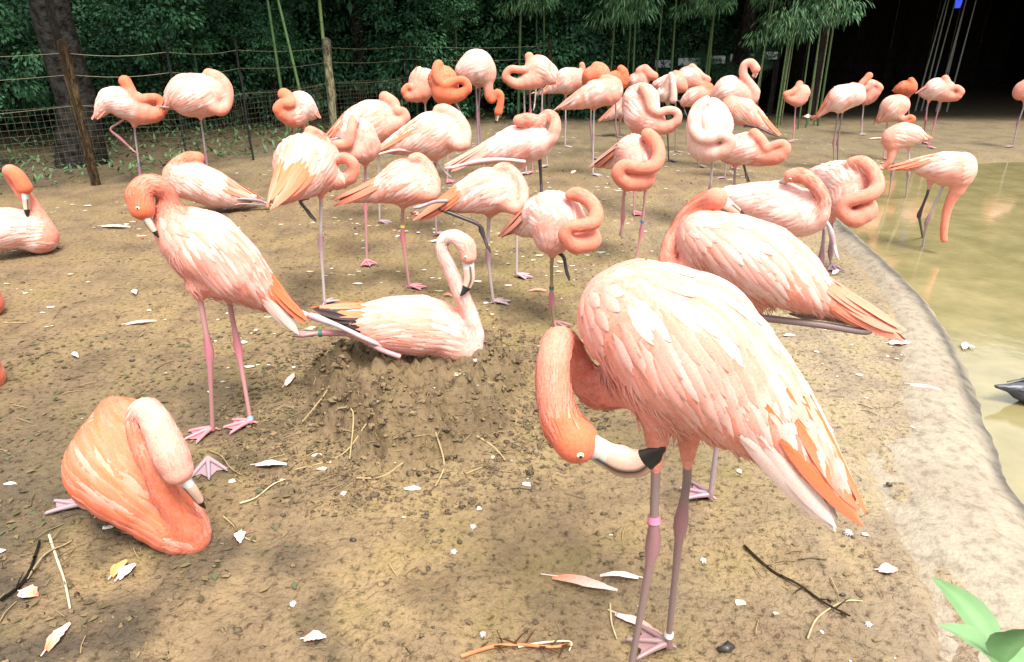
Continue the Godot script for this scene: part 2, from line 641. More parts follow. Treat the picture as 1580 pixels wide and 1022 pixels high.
func plumage(bird: Node3D, tp: PackedVector3Array, tr: PackedFloat32Array, np: PackedVector3Array, nr: PackedFloat32Array, pal: Color, accent: Color, tailc: Color, level: int, o: Dictionary) -> void:
	var m := tp.size()
	var total := 0.0
	for k in m - 1: total += tp[k].distance_to(tp[k + 1])
	var one := Buf.new()
	var size: float = [1.35, 1.25, 1.1, 1.0][level]
	var rows: int = [6, 8, 10, 13][level]
	var drop: float = o.get("axisdown", 0.4)
	var made := 0
	var variants := 0
	for row in range(rows - 1, -1, -1):
		var t := lerpf(0.03, 0.80, row / float(rows - 1))
		var want := t * total
		var k := 0
		while k < m - 2 and want > tp[k].distance_to(tp[k + 1]):
			want -= tp[k].distance_to(tp[k + 1])
			k += 1
		var f := want / tp[k].distance_to(tp[k + 1])
		var c := tp[k].lerp(tp[k + 1], f)
		var r := lerpf(tr[k], tr[k + 1], f)
		var ax := (tp[mini(k + 2, m - 1)] - tp[maxi(k - 1, 0)]).normalized()
		var up := (UP - ax * UP.dot(ax)).normalized()
		var side := ax.cross(up)
		var width := lerpf(0.022, 0.032, t) * size
		var count := maxi(5, int(4.4 * r / (width * 0.78)))
		for j in count:
			var phi := lerpf(-2.2, 2.2, (j + (0.5 if row % 2 else 0.0)) / count) + rnd(-0.05, 0.05)
			var d := up * cos(phi) + side * sin(phi)
			var p := c + d * r * 1.02
			for it in 3: p -= grad(p) * field(p)
			var clash := false
			for q in range(2, np.size()):
				if p.distance_to(np[q]) < nr[q] * 1.25: clash = true
			if clash: continue
			var dir := ax - UP * drop * (0.25 + absf(sin(phi))) + d * 0.0
			var length := lerpf(0.085, 0.22, t) * size * rnd(0.8, 1.2)
			if field(p + dir.normalized() * length * 0.7) > 0.07: length *= 0.75
			var pick := rng.randf()
			var base := mixc(pal, WHITE, (rnd(0.6, 0.95) if pick < 0.42 else rnd(0.0, 0.25)) if o.get("pal", 0) != 2 else (rnd(0.2, 0.4) if pick < 0.12 else rnd(0.0, 0.06)))
			if pick > 0.86: base = mixc(base, accent, 0.55)
			var hot := noise_c.get_noise_3d(p.x * 260.0, p.y * 260.0, p.z * 260.0)
			base = mixc(base, accent, clampf(hot * 2.0 + rnd(-0.15, 0.12), 0.0, 0.7))
			if t > 0.5 and absf(phi) > (0.75 if not o.get("pale_under", 0) else 0.5): base = mixc(base, tailc, rnd(0.25, 0.95) * clampf((t - 0.45) * 4.0, 0.0, 1.0) * clampf((absf(phi) - 0.6) * 2.5, 0.0, 1.0))
			var tip := mixc(base, WHITE, rnd(0.1, 0.4) if o.get("pal", 0) != 2 else rnd(-0.1, 0.14))
			base = mixc(base, accent, 0.18)
			if level == 3:
				var fb := Buf.new()
				feather(fb, p, dir, length, width, 0.001, rnd(0.002, 0.0045), base, tip)
				part("feather", fb.mesh(M.vane), bird)
			else:
				feather(one, p, dir, length, width, 0.0, rnd(0.002, 0.006), base, tip)
			made += 1
	# small feathers over the shoulder and breast, ahead of the first row
	var ax0 := (tp[1] - tp[0]).normalized()
	var up0 := (UP - ax0 * UP.dot(ax0)).normalized()
	var sd0 := ax0.cross(up0)
	for ring in ([0, 2, 3, 3][level] as int):
		var beta: float = [1.15, 0.75, 0.3][ring]
		var cnt := int(4.6 * tr[0] * cos(beta) / (0.021 * size)) + 3
		for j in cnt:
			var phi := lerpf(-2.4, 2.4, (j + 0.5 * (ring % 2)) / cnt) + rnd(-0.08, 0.08)
			var d := (up0 * cos(phi) + sd0 * sin(phi)) * cos(beta) - ax0 * sin(beta)
			var p := tp[0] + d * tr[0]
			for it in 3: p -= grad(p) * field(p)
			var clash := false
			for q in range(1, np.size()):
				if p.distance_to(np[q]) < nr[q] * 1.3: clash = true
			if clash: continue
			var base := mixc(mixc(pal, WHITE, rnd(0.0, 0.4)), accent, rnd(0.05, 0.4))
			var fb := Buf.new() if level == 3 else one
			feather(fb, p, ax0 - UP * drop * absf(sin(phi)) + d * 0.3, rnd(0.045, 0.065) * size, 0.024 * size, 0.0008, 0.003, base, mixc(base, WHITE, rnd(0.0, 0.3)))
			if level == 3: part("feather", fb.mesh(M.vane), bird)
	# flight feathers and tail, past the end of the body
	var e := tp[m - 1]
	var from := tp[maxi(m - 4, 1)]
	var rr := tr[maxi(m - 4, 1)]
	var ax2 := (e - from).normalized()
	var up2 := (UP - ax2 * UP.dot(ax2)).normalized()
	var side2 := ax2.cross(up2)
	var len0 := e.distance_to(from)
	for s in [-1.0, 1.0]:
		for j in ([3, 4, 6, 8][level] as int):
			var u := j / 7.0
			if o.get("noflight", 0) and j < 6: continue
			var a: float = s * lerpf(0.25, 1.75, u)
			var d := up2 * cos(a) + side2 * sin(a)
			var p := from + d * rr * 0.8 + ax2 * len0 * rnd(0.05, 0.3)
			for it in 3: p -= grad(p) * (field(p) - 0.004)
			var goal := e + ax2 * rnd(-0.02, 0.06) + d * rnd(0.008, 0.025) - UP * u * 0.02
			var col := mixc(tailc, accent, rnd(0.0, 0.5))
			var tipc := mixc(col, PALE, rnd(0.1, 0.6) if not o.get("pale_under", 0) else rnd(0.0, 0.25))
			if o.get("pale_under", 0): col = mixc(col, FLAME, 0.6)
			if o.get("black", 0) and j >= 4: 
				col = Color(0.012, 0.011, 0.012)
				tipc = col
			if o.get("pale_under", 0) and j >= 6:
				col = mixc(WHITE, PALE, rnd(0.0, 0.4))
				tipc = Color(0.8, 0.68, 0.64)
				goal -= UP * 0.045 + ax2 * rnd(0.0, 0.03)
			var fb2 := Buf.new() if level == 3 else one
			feather(fb2, p, goal - p, p.distance_to(goal) * rnd(0.95, 1.08), 0.036 * size, 0.004, 0.01, col, tipc, false, (d + UP * 0.3).normalized(), rnd(0.0, 0.3))
			if level == 3: part("feather", fb2.mesh(M.vane), bird)
	if level >= 2:
		var nb := Buf.new()
		for j in (700 if level == 3 else 260):
			var q := rnd(1.2, np.size() - 1.05)
			var k4 := int(q)
			var c4 := np[k4].lerp(np[mini(k4 + 1, np.size() - 1)], q - k4)
			var d4 := (np[maxi(k4 - 1, 0)] - np[mini(k4 + 1, np.size() - 1)]).normalized()
			var f4 := frame(d4)
			var a4 := rnd(0, TAU)
			var p4: Vector3 = c4 + (f4[0] * cos(a4) + f4[1] * sin(a4)) * nr[k4]
			for it in 2: p4 -= grad(p4) * field(p4)
			var n4 := grad(p4)
			d4 = (d4 - n4 * d4.dot(n4)).normalized()
			var s4 := n4.cross(d4) * rnd(0.0016, 0.0032)
			var npal: Color = PAL[o.get("npal", 1)]
			var col4 := mixc(mixc(pal, npal, 0.35 + 0.3 * q), FLAME, rnd(-0.1, 0.3) if q < np.size() - 2.2 else rnd(0.1, 0.5))
			if o.has("npal_head") and q > float(o.get("headfrom", np.size() - 1.9)) + rnd(-0.5, 0.5): col4 = mixc(PAL[o.npal_head], npal, rnd(0.0, 0.4))
			col4 = mixc(col4, WHITE, rnd(0.0, 0.16))
			var l4 := rnd(0.014, 0.028)
			var i4 := nb.v.size()
			for st in 3:
				var pp := p4 + d4 * l4 * st * 0.5
				pp -= grad(pp) * (field(pp) - (0.0004 + 0.0011 * st))
				nb.put(pp - s4 * (1.0 - st * 0.4), col4, n4)
				nb.put(pp + s4 * (1.0 - st * 0.4), col4, n4)
				if st: nb.quad(i4 + st * 2 - 2, i4 + st * 2, i4 + st * 2 + 1, i4 + st * 2 - 1)
		part("neck_down", nb.mesh(M.vane), bird, "stuff")
	if level < 3: part("plumage", one.mesh(M.vane), bird, "stuff")
	# loose down along the breast and belly
	if level == 3:
		var dn := Buf.new()
		for j in 300:
			var t2 := rnd(0.0, 0.75)
			var kk := int(t2 * (m - 1))
			var c2 := tp[kk].lerp(tp[kk + 1], t2 * (m - 1) - kk)
			var ax3 := (tp[kk + 1] - tp[kk]).normalized()
			var up3 := (UP - ax3 * UP.dot(ax3)).normalized()
			var a3 := rnd(2.0, 4.3)
			var d3 := up3 * cos(a3) + ax3.cross(up3) * sin(a3)
			var p3 := c2 + d3 * tr[kk]
			for it in 3: p3 -= grad(p3) * field(p3)
			var dir3 := (ax3 * rnd(0.3, 0.8) - UP * rnd(0.2, 0.9) + Vector3(rnd(-0.2, 0.2), 0, rnd(-0.2, 0.2))).normalized()
			var l3 := rnd(0.03, 0.065)
			var sd := grad(p3).cross(dir3).normalized() * rnd(0.0012, 0.0028)
			var cd := mixc(mixc(pal, WHITE, rnd(0.2, 0.8)), accent, rnd(0.0, 0.3))
			var i0 := dn.v.size()
			var nrm := grad(p3)
			for st in 4:
				var tt := st / 3.0
				var pp := p3 + dir3 * l3 * tt
				pp -= grad(pp) * (field(pp) - (0.001 + 0.010 * tt))
				dn.put(pp - sd * (1.0 - tt * 0.85), cd, nrm)
				dn.put(pp + sd * (1.0 - tt * 0.85), cd, nrm)
				if st: dn.quad(i0 + st * 2 - 2, i0 + st * 2, i0 + st * 2 + 1, i0 + st * 2 - 1)
		part("down", dn.mesh(M.vane), bird, "stuff")


func build_flock() -> void:
	flamingo("big salmon flamingo preening its belly with its black-tipped bill beside two bare mauve legs", Vector3(0.308, 0.000, -1.096),
		[-123,846,-35,64,-80,837,-22,106,-4,794,-1,134,87,726,24,107,166,662,47,75,237,592,67,48,291,539,82,20],
		[-67,736,-19,54,-109,704,-31,45,-141,675,-61,36,-176,706,-70,31,-206,769,-58,28,-227,792,-22,28,-236,754,17,30,-232,707,39,32,-219,669,53,37,-195,645,70,40],
		[-176,644,75,24,-145,630,89,26,-119,625,102,31,-95,629,114,27,-73,649,125,17,-59,668,134,6,-54,676,137,1],
		[["S", 0, 7, -41,635,20,-38,522,31,-33,388,43,-58,0,44], ["S", 0, 6, 32,603,-33,40,488,-30,38,384,-31,51,0,-58]], {"fl": 3, "pal": 5, "npal": 1, "tail": 2, "npal_head": 2, "axisdown": 0.75, "pale_under": 1, "eye": [-190,639,118]})
	flamingo("pale flamingo leaning back with head tucked and one mauve leg stretched out behind it", Vector3(0.603, 0.000, -1.705),
		[-101,815,-36,67,-31,791,-11,89,44,763,16,97,109,730,39,81,166,696,59,53,230,668,81,30,283,650,100,16,327,644,116,5],
		[-110,767,-39,35,-148,727,-31,26,-184,729,-44,23,-180,776,-64,23,-159,816,-88,22,-135,857,-90,23,-101,892,-78,28,-75,914,-48,29],
		[-53,905,-51,16,-14,878,-69,12,25,848,-87,7],
		[["S", 1, -1, 42,637,15,23,493,8,-3,339,-1,0,0,0], ["F", 0, -1, 39,617,35,188,618,88,281,613,120,298,620,127,291,629,103,202,624,50]], {"fl": 3, "pal": 0, "npal": 1, "tail": 1, "axisdown": 0.55, "eye": [-94,940,57]})
	flamingo("pale flamingo preening its breast, standing on two pink legs beside the mud nest", Vector3(-1.016, 0.000, -2.116),
		[-31,736,15,73,23,675,-11,117,77,596,-37,110,132,533,-63,77,181,470,-87,47,224,420,-108,27,252,401,-121,7],
		[-35,713,17,57,-52,758,25,39,-50,815,24,31,-48,856,23,30,-61,884,41,30,-86,887,63,32,-102,860,82,36,-95,824,90,36],
		[-92,802,88,25,-83,782,90,21,-75,763,91,18,-70,747,89,11,-66,734,87,3],
		[["S", 2, -1, -1,538,34,-1,492,34,-4,320,35,-52,0,26], ["S", 2, 5, 55,504,-60,52,456,-58,54,293,-59,69,0,-22]], {"fl": 3, "pal": 0, "npal": 1, "tail": 2, "npal_head": 2, "axisdown": 0.5, "pale_under": 1, "eye": [-86,836,141]})
	flamingo("pale flamingo sitting on the mud nest with its white neck raised and bill down", Vector3(-0.353, 0.150, -2.397),
		[145,34,-21,57,94,107,-14,98,-2,134,0,116,-107,144,16,105,-192,159,28,72,-266,187,39,42,-315,209,46,21,-335,217,49,7],
		[129,54,1,63,188,40,3,47,207,93,0,38,191,181,2,32,155,287,8,29,118,384,13,26,99,443,16,22,111,482,14,21,149,489,18,25,187,458,23,34,195,421,32,30],
		[194,404,32,22,196,374,37,21,198,340,42,20,188,309,43,16,175,287,45,9,164,274,47,3],
		[["F", 4, -1, -51,56,68,-161,120,115,-271,188,131,-352,229,143,-378,234,137], ["F", 2, 4, -59,66,130,-128,89,120,-248,109,36,-337,118,29,-401,118,39]], {"fl": 3, "pal": 0, "npal": 4, "tail": 2, "npal_head": 0, "axisdown": 0.25, "black": 1, "eye": [184,426,74]})
	flamingo("deep orange flamingo curled up on the mud with its pale head laid across its back", Vector3(-1.072, 0.000, -1.577),
		[170,18,54,51,124,55,37,78,55,135,11,110,-38,183,-47,137,-68,207,-147,113,-125,235,-217,62,-167,243,-274,27],
		[143,54,60,61,175,5,62,41,186,69,79,37,162,170,96,33,146,288,107,28,120,373,87,27,118,415,65,28,148,426,68,33,192,396,111,38,216,340,131,43,228,295,136,38],
		[230,276,134,27,242,239,126,26,246,196,111,21,247,162,98,12,248,136,85,3],
		[], {"fl": 3, "pal": 2, "npal": 2, "tail": 2, "npal_head": 0, "headfrom": 6, "axisdown": 0.1, "black": 1, "noflight": 1, "feet": [-214,0,-79,-1900,69,0,-321,400]})
	flamingo("white flamingo asleep with its orange neck folded along its back, behind the stretched-out leg", Vector3(1.538, 0.000, -3.176),
		[-125,546,-61,85,-153,511,-74,113,-242,532,-117,125,-340,546,-164,94,-432,560,-209,57,-490,570,-237,24],
		[-105,490,-29,58,-85,517,14,38,-82,579,16,32,-106,632,15,32,-152,682,4,34,-199,706,-19,36,-236,698,-37,32],
		[-243,677,-62,18,-254,644,-112,14,-263,610,-161,10],
		[["S", 1, -1, -64,482,-31,-39,445,-19,-30,301,-15,0,0,0], ["F", 4, -1, -61,496,-7,-40,478,14,-20,433,24,-3,384,32]], {"fl": 2, "pal": 4, "npal": 1, "tail": 0, "eye": [-254,686,5]})
	flamingo("peach flamingo at the pool edge, neck folded in a tight S on its chest", Vector3(1.947, 0.000, -3.969),
		[-11,434,50,108,13,509,6,131,-25,512,-124,108,-59,512,-252,60,-74,509,-348,20],
		[43,405,88,84,47,398,179,60,-11,356,195,51,-80,386,184,42,-85,440,181,38,-35,473,206,38,35,500,218,40,71,550,191,38,54,612,138,38,18,647,87,40,-13,635,49,41],
		[],
		[["S", 1, -1, -45,331,-22,-34,214,-17,-20,95,-10,0,0,0]], {"fl": 2, "pal": 1, "npal": 1, "tail": 2})
	flamingo("salmon flamingo resting low behind the one on two pink legs, grey shanks stretched out", Vector3(-2.450, 0.000, -5.354),
		[-114,292,52,113,-15,252,7,154,92,185,-42,143,193,121,-88,96,283,91,-130,52,358,100,-164,18],
		[-102,222,80,75,-157,262,94,57,-169,333,77,52,-121,393,33,52,-47,433,0,52,15,432,-29,48],
		[],
		[["F", 1, -1, 187,86,-20,275,111,-38,394,90,-92,450,64,-118], ["F", 0, -1, 158,38,-7,280,69,-40,423,47,-105]], {"fl": 2, "pal": 1, "npal": 2, "tail": 2})
	flamingo("salmon flamingo by the fence post, neck curled into a ring, one leg lifted", Vector3(-3.503, 0.000, -6.453),
		[97,693,-53,136,3,746,-2,139,-77,771,42,107,-151,705,82,58,-202,636,110,17],
		[134,667,-27,110,239,638,-39,68,314,694,-68,47,295,774,-58,41,234,786,-24,41,169,779,11,45,115,817,17,45,86,885,10,46,60,929,1,52],
		[],
		[["S", 1, 3, 48,554,-26,37,468,-20,15,147,-8,0,0,0], ["F", 2, -1, -18,612,-13,-82,569,11,-144,522,44,-93,444,16,-34,353,-16]], {"fl": 1, "pal": 1, "npal": 2, "tail": 2})
	flamingo("pale flamingo by the wire fence, white neck hanging in a fold before its chest", Vector3(-2.783, 0.000, -6.304),
		[148,828,-65,150,61,818,-27,182,-34,821,15,181,-118,810,52,110,-197,760,87,42,-236,724,104,14],
		[160,846,-5,99,157,791,62,56,184,725,72,51,241,702,46,48,278,778,-13,48,269,884,-42,57,211,957,-50,60,143,988,-41,54],
		[],
		[["S", 1, -1, 18,656,-8,16,587,-7,6,290,-3,0,0,0], ["F", 1, -1, -48,704,65,-139,728,105,-196,734,130]], {"fl": 1, "pal": 0, "npal": 1, "tail": 2})
	flamingo("small deep orange flamingo with its head tucked, by the pale fence post", Vector3(-1.944, 0.000, -6.363),
		[29,681,23,108,51,718,-16,133,126,675,-39,73,170,643,-52,20],
		[6,643,61,100,-52,663,120,65,-85,713,151,51,-44,760,149,46,20,758,130,42,-8,809,86,48,-50,826,57,57],
		[],
		[["S", 1, -1, 70,593,-21,59,494,-18,30,294,-9,0,0,0], ["S", 1, -1, -5,581,1,-20,497,6,-38,298,11,-61,0,59]], {"fl": 1, "pal": 1, "npal": 2, "tail": 2})
	flamingo("broad white flamingo seen from behind on one straight pale leg, neck ring at its side", Vector3(-0.982, 0.000, -3.338),
		[-13,707,-121,121,-22,725,-14,145,-25,694,70,115,-57,656,184,66,-74,633,272,34,-82,629,316,10],
		[61,674,-39,72,122,643,-36,41,188,663,-34,32,211,722,-31,28,177,757,-31,26,127,752,-58,26,92,790,-90,29,48,843,-98,30,12,875,-56,30],
		[],
		[["S", 4, -1, 44,607,-13,36,536,-11,14,331,-4,0,0,0], ["F", 5, -1, -19,572,6,-48,564,45,-24,519,38]], {"fl": 2, "pal": 0, "npal": 1, "tail": 2})
	flamingo("pink flamingo with a straight upright neck fold, between two bigger white ones", Vector3(-0.905, 0.000, -4.072),
		[36,712,-8,99,14,767,-3,105,-36,799,-115,72,-69,818,-190,29],
		[14,688,79,56,-52,689,114,39,-111,713,127,31,-82,738,141,29,-17,743,147,31,6,804,142,27,12,848,110,29,19,871,78,31],
		[],
		[["S", 2, -1, 43,637,-10,37,562,-8,22,365,-5,0,0,0]], {"fl": 1, "pal": 0, "npal": 1, "tail": 2})
	flamingo("pale flamingo with a small neck ring, its back showing above its neighbours", Vector3(-0.998, 0.000, -5.048),
		[84,739,-17,145,-5,741,1,144,-107,710,21,121,-210,668,42,69,-279,636,55,28,-309,620,61,9],
		[80,691,45,86,191,723,85,48,253,769,83,32,241,816,75,29,194,818,64,32,169,869,28,39,105,905,0,41],
		[],
		[["S", 4, -1, 34,594,-7,24,433,-5,13,268,-3,0,0,0], ["F", 1, -1, -190,652,88,-266,631,114,-304,625,121]], {"fl": 1, "pal": 0, "npal": 1, "tail": 2})
	flamingo("pale flamingo with orange wing tips and one shank lifted level behind it", Vector3(-0.537, 0.000, -4.703),
		[136,715,-16,114,6,687,-1,157,-134,656,15,103,-253,628,29,56,-356,598,41,13],
		[129,700,36,86,181,648,110,47,224,649,115,38,226,734,55,41,169,807,21,45,99,846,-1,45,51,850,-6,36],
		[],
		[["S", 1, -1, 17,558,-2,14,493,-2,9,339,-1,0,0,0], ["F", 6, -1, -85,588,90,-210,611,104,-337,585,119], ["F", 4, -1, 23,528,18,44,497,25,75,462,22]], {"fl": 1, "pal": 0, "npal": 0, "tail": 2})
	flamingo("cream flamingo with head tucked and a yellow ring on its pink leg", Vector3(-0.573, 0.000, -3.598),
		[95,604,-15,92,11,590,-2,121,-90,564,14,75,-183,537,29,42,-259,521,41,23,-310,514,49,8],
		[91,564,36,72,157,545,66,37,172,597,33,29,143,663,8,32,94,711,-5,34,58,718,11,25],
		[],
		[["S", 2, 1, -5,488,1,-11,436,2,-20,298,3,0,0,0]], {"fl": 2, "pal": 0, "npal": 0, "tail": 1})
	flamingo("pale flamingo with a yellow-green ring on its grey leg and one dark foot trailing behind", Vector3(-0.096, 0.000, -3.357),
		[88,606,-2,84,-16,598,0,116,-120,573,3,82,-205,543,6,46,-278,521,8,20,-338,486,10,5],
		[72,571,58,59,111,537,117,30,144,564,116,25,149,620,66,27,113,678,27,30,64,707,-2,32,29,709,9,24],
		[],
		[["S", 4, 1, -9,501,0,-22,444,1,-29,267,1,0,0,0], ["F", 5, -1, -262,521,47,-167,486,55,-72,447,62,-55,415,62,-40,371,61], ["F", 1, -1, -217,569,86,-272,566,88,-315,553,89]], {"fl": 2, "pal": 0, "npal": 0, "tail": 2})
	flamingo("peach flamingo with coiled neck and a dark green ring above its pink ankle", Vector3(0.206, 0.000, -3.076),
		[-21,457,39,83,-5,523,0,132,-54,517,-84,107,-135,456,-169,59,-190,437,-213,29,-226,408,-246,8],
		[101,488,67,70,141,473,150,49,76,463,196,40,26,502,212,32,34,545,213,29,92,555,217,29,145,566,200,32,157,606,161,31,126,645,119,32,82,661,86,33,50,657,84,24],
		[],
		[["S", 3, 4, -17,368,-1,-19,305,-1,-15,133,-1,0,0,0], ["F", 5, -1, 15,363,-19,37,346,2,46,306,3]], {"fl": 2, "pal": 1, "npal": 1, "tail": 2})
	flamingo("white flamingo with an orange neck doubled over its shoulders, in the middle of the flock", Vector3(0.027, 0.000, -3.798),
		[92,770,1,95,-9,757,0,98,-115,726,-1,71,-212,696,-1,44,-293,664,-2,22,-338,655,-2,7],
		[95,775,41,78,171,792,71,38,200,846,71,31,196,900,41,29,158,915,21,29,119,884,41,33,59,893,50,36,8,889,50,31],
		[],
		[["S", 4, -1, 36,666,0,9,587,0,1,359,0,0,0,0], ["F", 6, -1, 43,683,100,-78,697,109,-199,688,109,-312,663,108], ["F", 5, -1, 125,680,-19,130,627,-19,136,538,-19]], {"fl": 2, "pal": 4, "npal": 1, "tail": 0})
	flamingo("small pink flamingo with its neck curled low, at the back beside the deep orange one", Vector3(-0.919, 0.000, -7.079),
		[30,836,-4,124,41,888,-5,130,83,918,-132,80],
		[20,795,58,95,-78,757,111,44,-119,807,126,34,-81,856,121,31,-19,843,103,38,12,929,59,41,19,986,28,44],
		[],
		[["S", 4, -1, 59,730,-8,60,654,-8,54,437,-7,0,0,0]], {"fl": 0, "pal": 0, "npal": 2, "tail": 2})
	flamingo("deep orange flamingo with an S-shaped neck and ring, standing on pink feet at the back", Vector3(-0.628, 0.000, -6.639),
		[17,851,-2,122,-2,921,0,133,-65,928,-114,90],
		[6,826,50,111,126,801,88,59,223,855,99,40,204,924,101,37,132,933,108,36,29,893,118,41,-38,941,114,41,-53,1015,85,42,-36,1061,44,44],
		[],
		[["S", 2, -1, 51,780,-5,43,665,-4,22,372,-2,0,0,0], ["F", 1, -1, 78,763,-38,128,676,-42,182,574,-47]], {"fl": 0, "pal": 2, "npal": 2, "tail": 2})
	flamingo("dusty grey-pink flamingo bending its orange neck down to feed, at the back of the flock", Vector3(-0.321, 0.000, -6.802),
		[64,982,-3,109,-3,1025,0,163,-102,997,5,106,-162,983,8,38],
		[80,970,26,83,97,871,45,48,102,786,55,38,131,746,54,33,161,779,52,30,181,817,52,30,215,786,50,33,208,699,50,34,192,640,51,40],
		[186,611,51,25,175,567,52,18,167,537,52,8],
		[["S", 1, -1, -13,897,1,-15,811,1,-10,606,0,0,0,0], ["S", 1, -1, 15,895,-41,13,808,-41,-3,602,-40,49,0,-67]], {"fl": 0, "pal": 3, "npal": 2, "tail": 3})
	flamingo("pink flamingo with a wide neck ring to the side, tall against the grove", Vector3(0.145, 0.000, -7.008),
		[73,944,2,117,104,1002,2,132,198,944,4,78,254,900,5,28],
		[41,917,51,93,-99,879,88,50,-204,934,96,39,-164,1009,97,35,-69,1006,99,35,5,1013,80,40,21,1076,50,40,18,1118,30,43],
		[],
		[["S", 4, -1, -20,885,0,-27,796,-1,-21,585,0,0,0,0], ["S", 2, -1, 31,883,-29,29,794,-29,37,613,-29,68,0,-71]], {"fl": 0, "pal": 0, "npal": 1, "tail": 2})
	flamingo("pink flamingo half hidden behind the one with the wide neck ring, pale foot drawn up", Vector3(0.384, 0.000, -7.456),
		[-53,983,-3,103,-11,944,-1,100,32,882,2,42],
		[-70,967,-4,75,-87,1044,-24,46,-129,1087,-27,41],
		[],
		[["S", 4, -1, -68,905,-4,-70,779,-4,-71,587,-4,0,0,0], ["F", 4, -1, -135,844,13,-140,749,13,-149,653,12]], {"fl": 0, "pal": 1, "npal": 2, "tail": 2})
	flamingo("pink flamingo with orange tail pointing aside, at the back edge of the crowd", Vector3(0.673, 0.000, -8.850),
		[77,814,6,134,-1,795,0,154,-118,747,-9,99,-235,691,-18,44,-324,649,-25,14],
		[99,831,-23,89,174,848,-37,51,184,941,-36,35,177,977,-37,35],
		[],
		[["S", 4, -1, -13,682,-1,-9,550,-1,-5,300,0,0,0,0]], {"fl": 0, "pal": 1, "npal": 1, "tail": 2})
	flamingo("orange flamingo with only its back and folded neck showing above the pink one", Vector3(0.929, 0.000, -7.961),
		[27,912,3,115,-59,895,-7,98,-110,845,-13,45],
		[61,897,27,80,42,978,5,46,-15,1003,-2,42],
		[],
		[["S", 0, -1, -55,811,-6,-47,539,-5,-44,365,-5,0,0,0]], {"fl": 0, "pal": 2, "npal": 2, "tail": 2})
	flamingo("orange flamingo with an upright folded neck, in the thick of the crowd", Vector3(1.289, 0.000, -8.238),
		[-74,846,-12,107,-128,837,-20,96,-179,793,-28,37],
		[-58,813,21,77,-20,867,47,51,-33,926,46,47,-64,959,20,44],
		[],
		[["S", 0, -1, -105,759,-16,-90,512,-14,-80,331,-12,0,0,0]], {"fl": 0, "pal": 2, "npal": 2, "tail": 2})
	flamingo("pink flamingo standing side-on on one long grey leg in open mud", Vector3(0.817, 0.000, -6.938),
		[115,817,14,121,-6,786,-1,131,-143,733,-17,91,-265,683,-31,44,-366,654,-43,11],
		[128,776,55,93,189,806,73,49,181,878,52,46,116,917,24,46,56,926,7,37],
		[],
		[["S", 4, -1, -17,697,-2,-18,592,-2,-14,370,-2,0,0,0]], {"fl": 1, "pal": 0, "npal": 1, "tail": 0})
	flamingo("pale flamingo with a dark-tipped orange tail low between its neighbours", Vector3(1.447, 0.000, -9.811),
		[105,428,15,122,43,374,6,111,-83,298,-12,67,-207,236,-31,18],
		[152,447,-8,89,180,531,-14,55,145,572,-19,49],
		[],
		[["S", 0, -1, 48,300,7,53,149,8,58,62,9,0,0,0]], {"fl": 0, "pal": 1, "npal": 1, "tail": 2})
	flamingo("peach flamingo with an open neck ring hanging at its side, mid flock", Vector3(0.970, 0.000, -5.354),
		[61,723,41,103,5,754,1,132,1,842,-51,137,-36,845,-159,87,-66,768,-215,38],
		[68,703,73,91,165,679,142,50,231,726,174,33,234,785,174,29,173,806,163,29,101,786,150,33,46,818,130,37,24,889,106,37,-10,951,69,39],
		[],
		[["S", 2, -1, -35,647,-6,-27,527,-5,-13,244,-2,0,0,0]], {"fl": 1, "pal": 1, "npal": 0, "tail": 2})
	flamingo("peach flamingo with a big neck coil and a blue ring on one leg", Vector3(0.776, 0.000, -4.099),
		[-43,602,33,90,-60,670,-11,103,-95,621,-140,74,-165,561,-255,29,-233,545,-349,7],
		[-19,607,57,80,-13,541,130,64,-101,524,164,48,-169,572,172,41,-142,625,177,37,-62,616,192,37,23,624,187,40,57,686,153,39,33,752,108,41,0,781,71,39],
		[],
		[["S", 2, 3, 24,483,4,25,395,5,21,195,4,0,0,0], ["F", 2, -1, -93,469,-18,-100,390,-19,-96,280,-18,-97,230,-18]], {"fl": 2, "pal": 1, "npal": 1, "tail": 2})
	flamingo("white flamingo with a spiral neck coil on its breast, on one pale straight leg", Vector3(1.442, 0.000, -4.953),
		[-61,610,13,137,-54,717,-16,157,-41,785,-95,115,-47,832,-180,47],
		[-88,612,27,108,-60,554,118,56,12,578,170,49,41,643,189,42,-22,679,171,39,-101,650,148,40,-173,677,106,40,-198,759,67,39,-166,841,35,40,-110,880,20,42],
		[],
		[["S", 4, -1, -14,540,-4,-6,450,-2,-4,264,-1,0,0,0]], {"fl": 1, "pal": 4, "npal": 0, "tail": 2})
	flamingo("pink flamingo with its orange tail and dark shanks sloping down, behind the white spiral-necked one", Vector3(2.096, 0.000, -6.769),
		[6,668,2,110,93,642,29,119,198,579,61,89,305,509,94,52,398,453,123,14],
		[1,665,-31,77,-44,707,-55,49,-20,744,-48,46],
		[],
		[["S", 1, -1, 16,580,5,7,415,2,-4,262,-1,0,0,0], ["F", 5, -1, 91,516,91,202,513,125,333,459,166]], {"fl": 0, "pal": 0, "npal": 2, "tail": 2})
	flamingo("peach flamingo holding its pale neck up in a hook, bill down", Vector3(2.317, 0.000, -7.301),
		[-16,759,-5,131,-109,780,-35,152,-180,740,-57,99,-238,707,-75,33],
		[6,747,33,90,100,711,74,55,117,781,79,50,55,864,60,45,-10,954,39,42,-6,1036,40,40,50,1055,58,40,96,1000,73,45],
		[100,970,74,29,91,933,71,24,76,894,66,10],
		[["S", 1, -1, -95,663,-30,-79,520,-25,-51,343,-16,0,0,0]], {"fl": 0, "pal": 1, "npal": 0, "tail": 0})
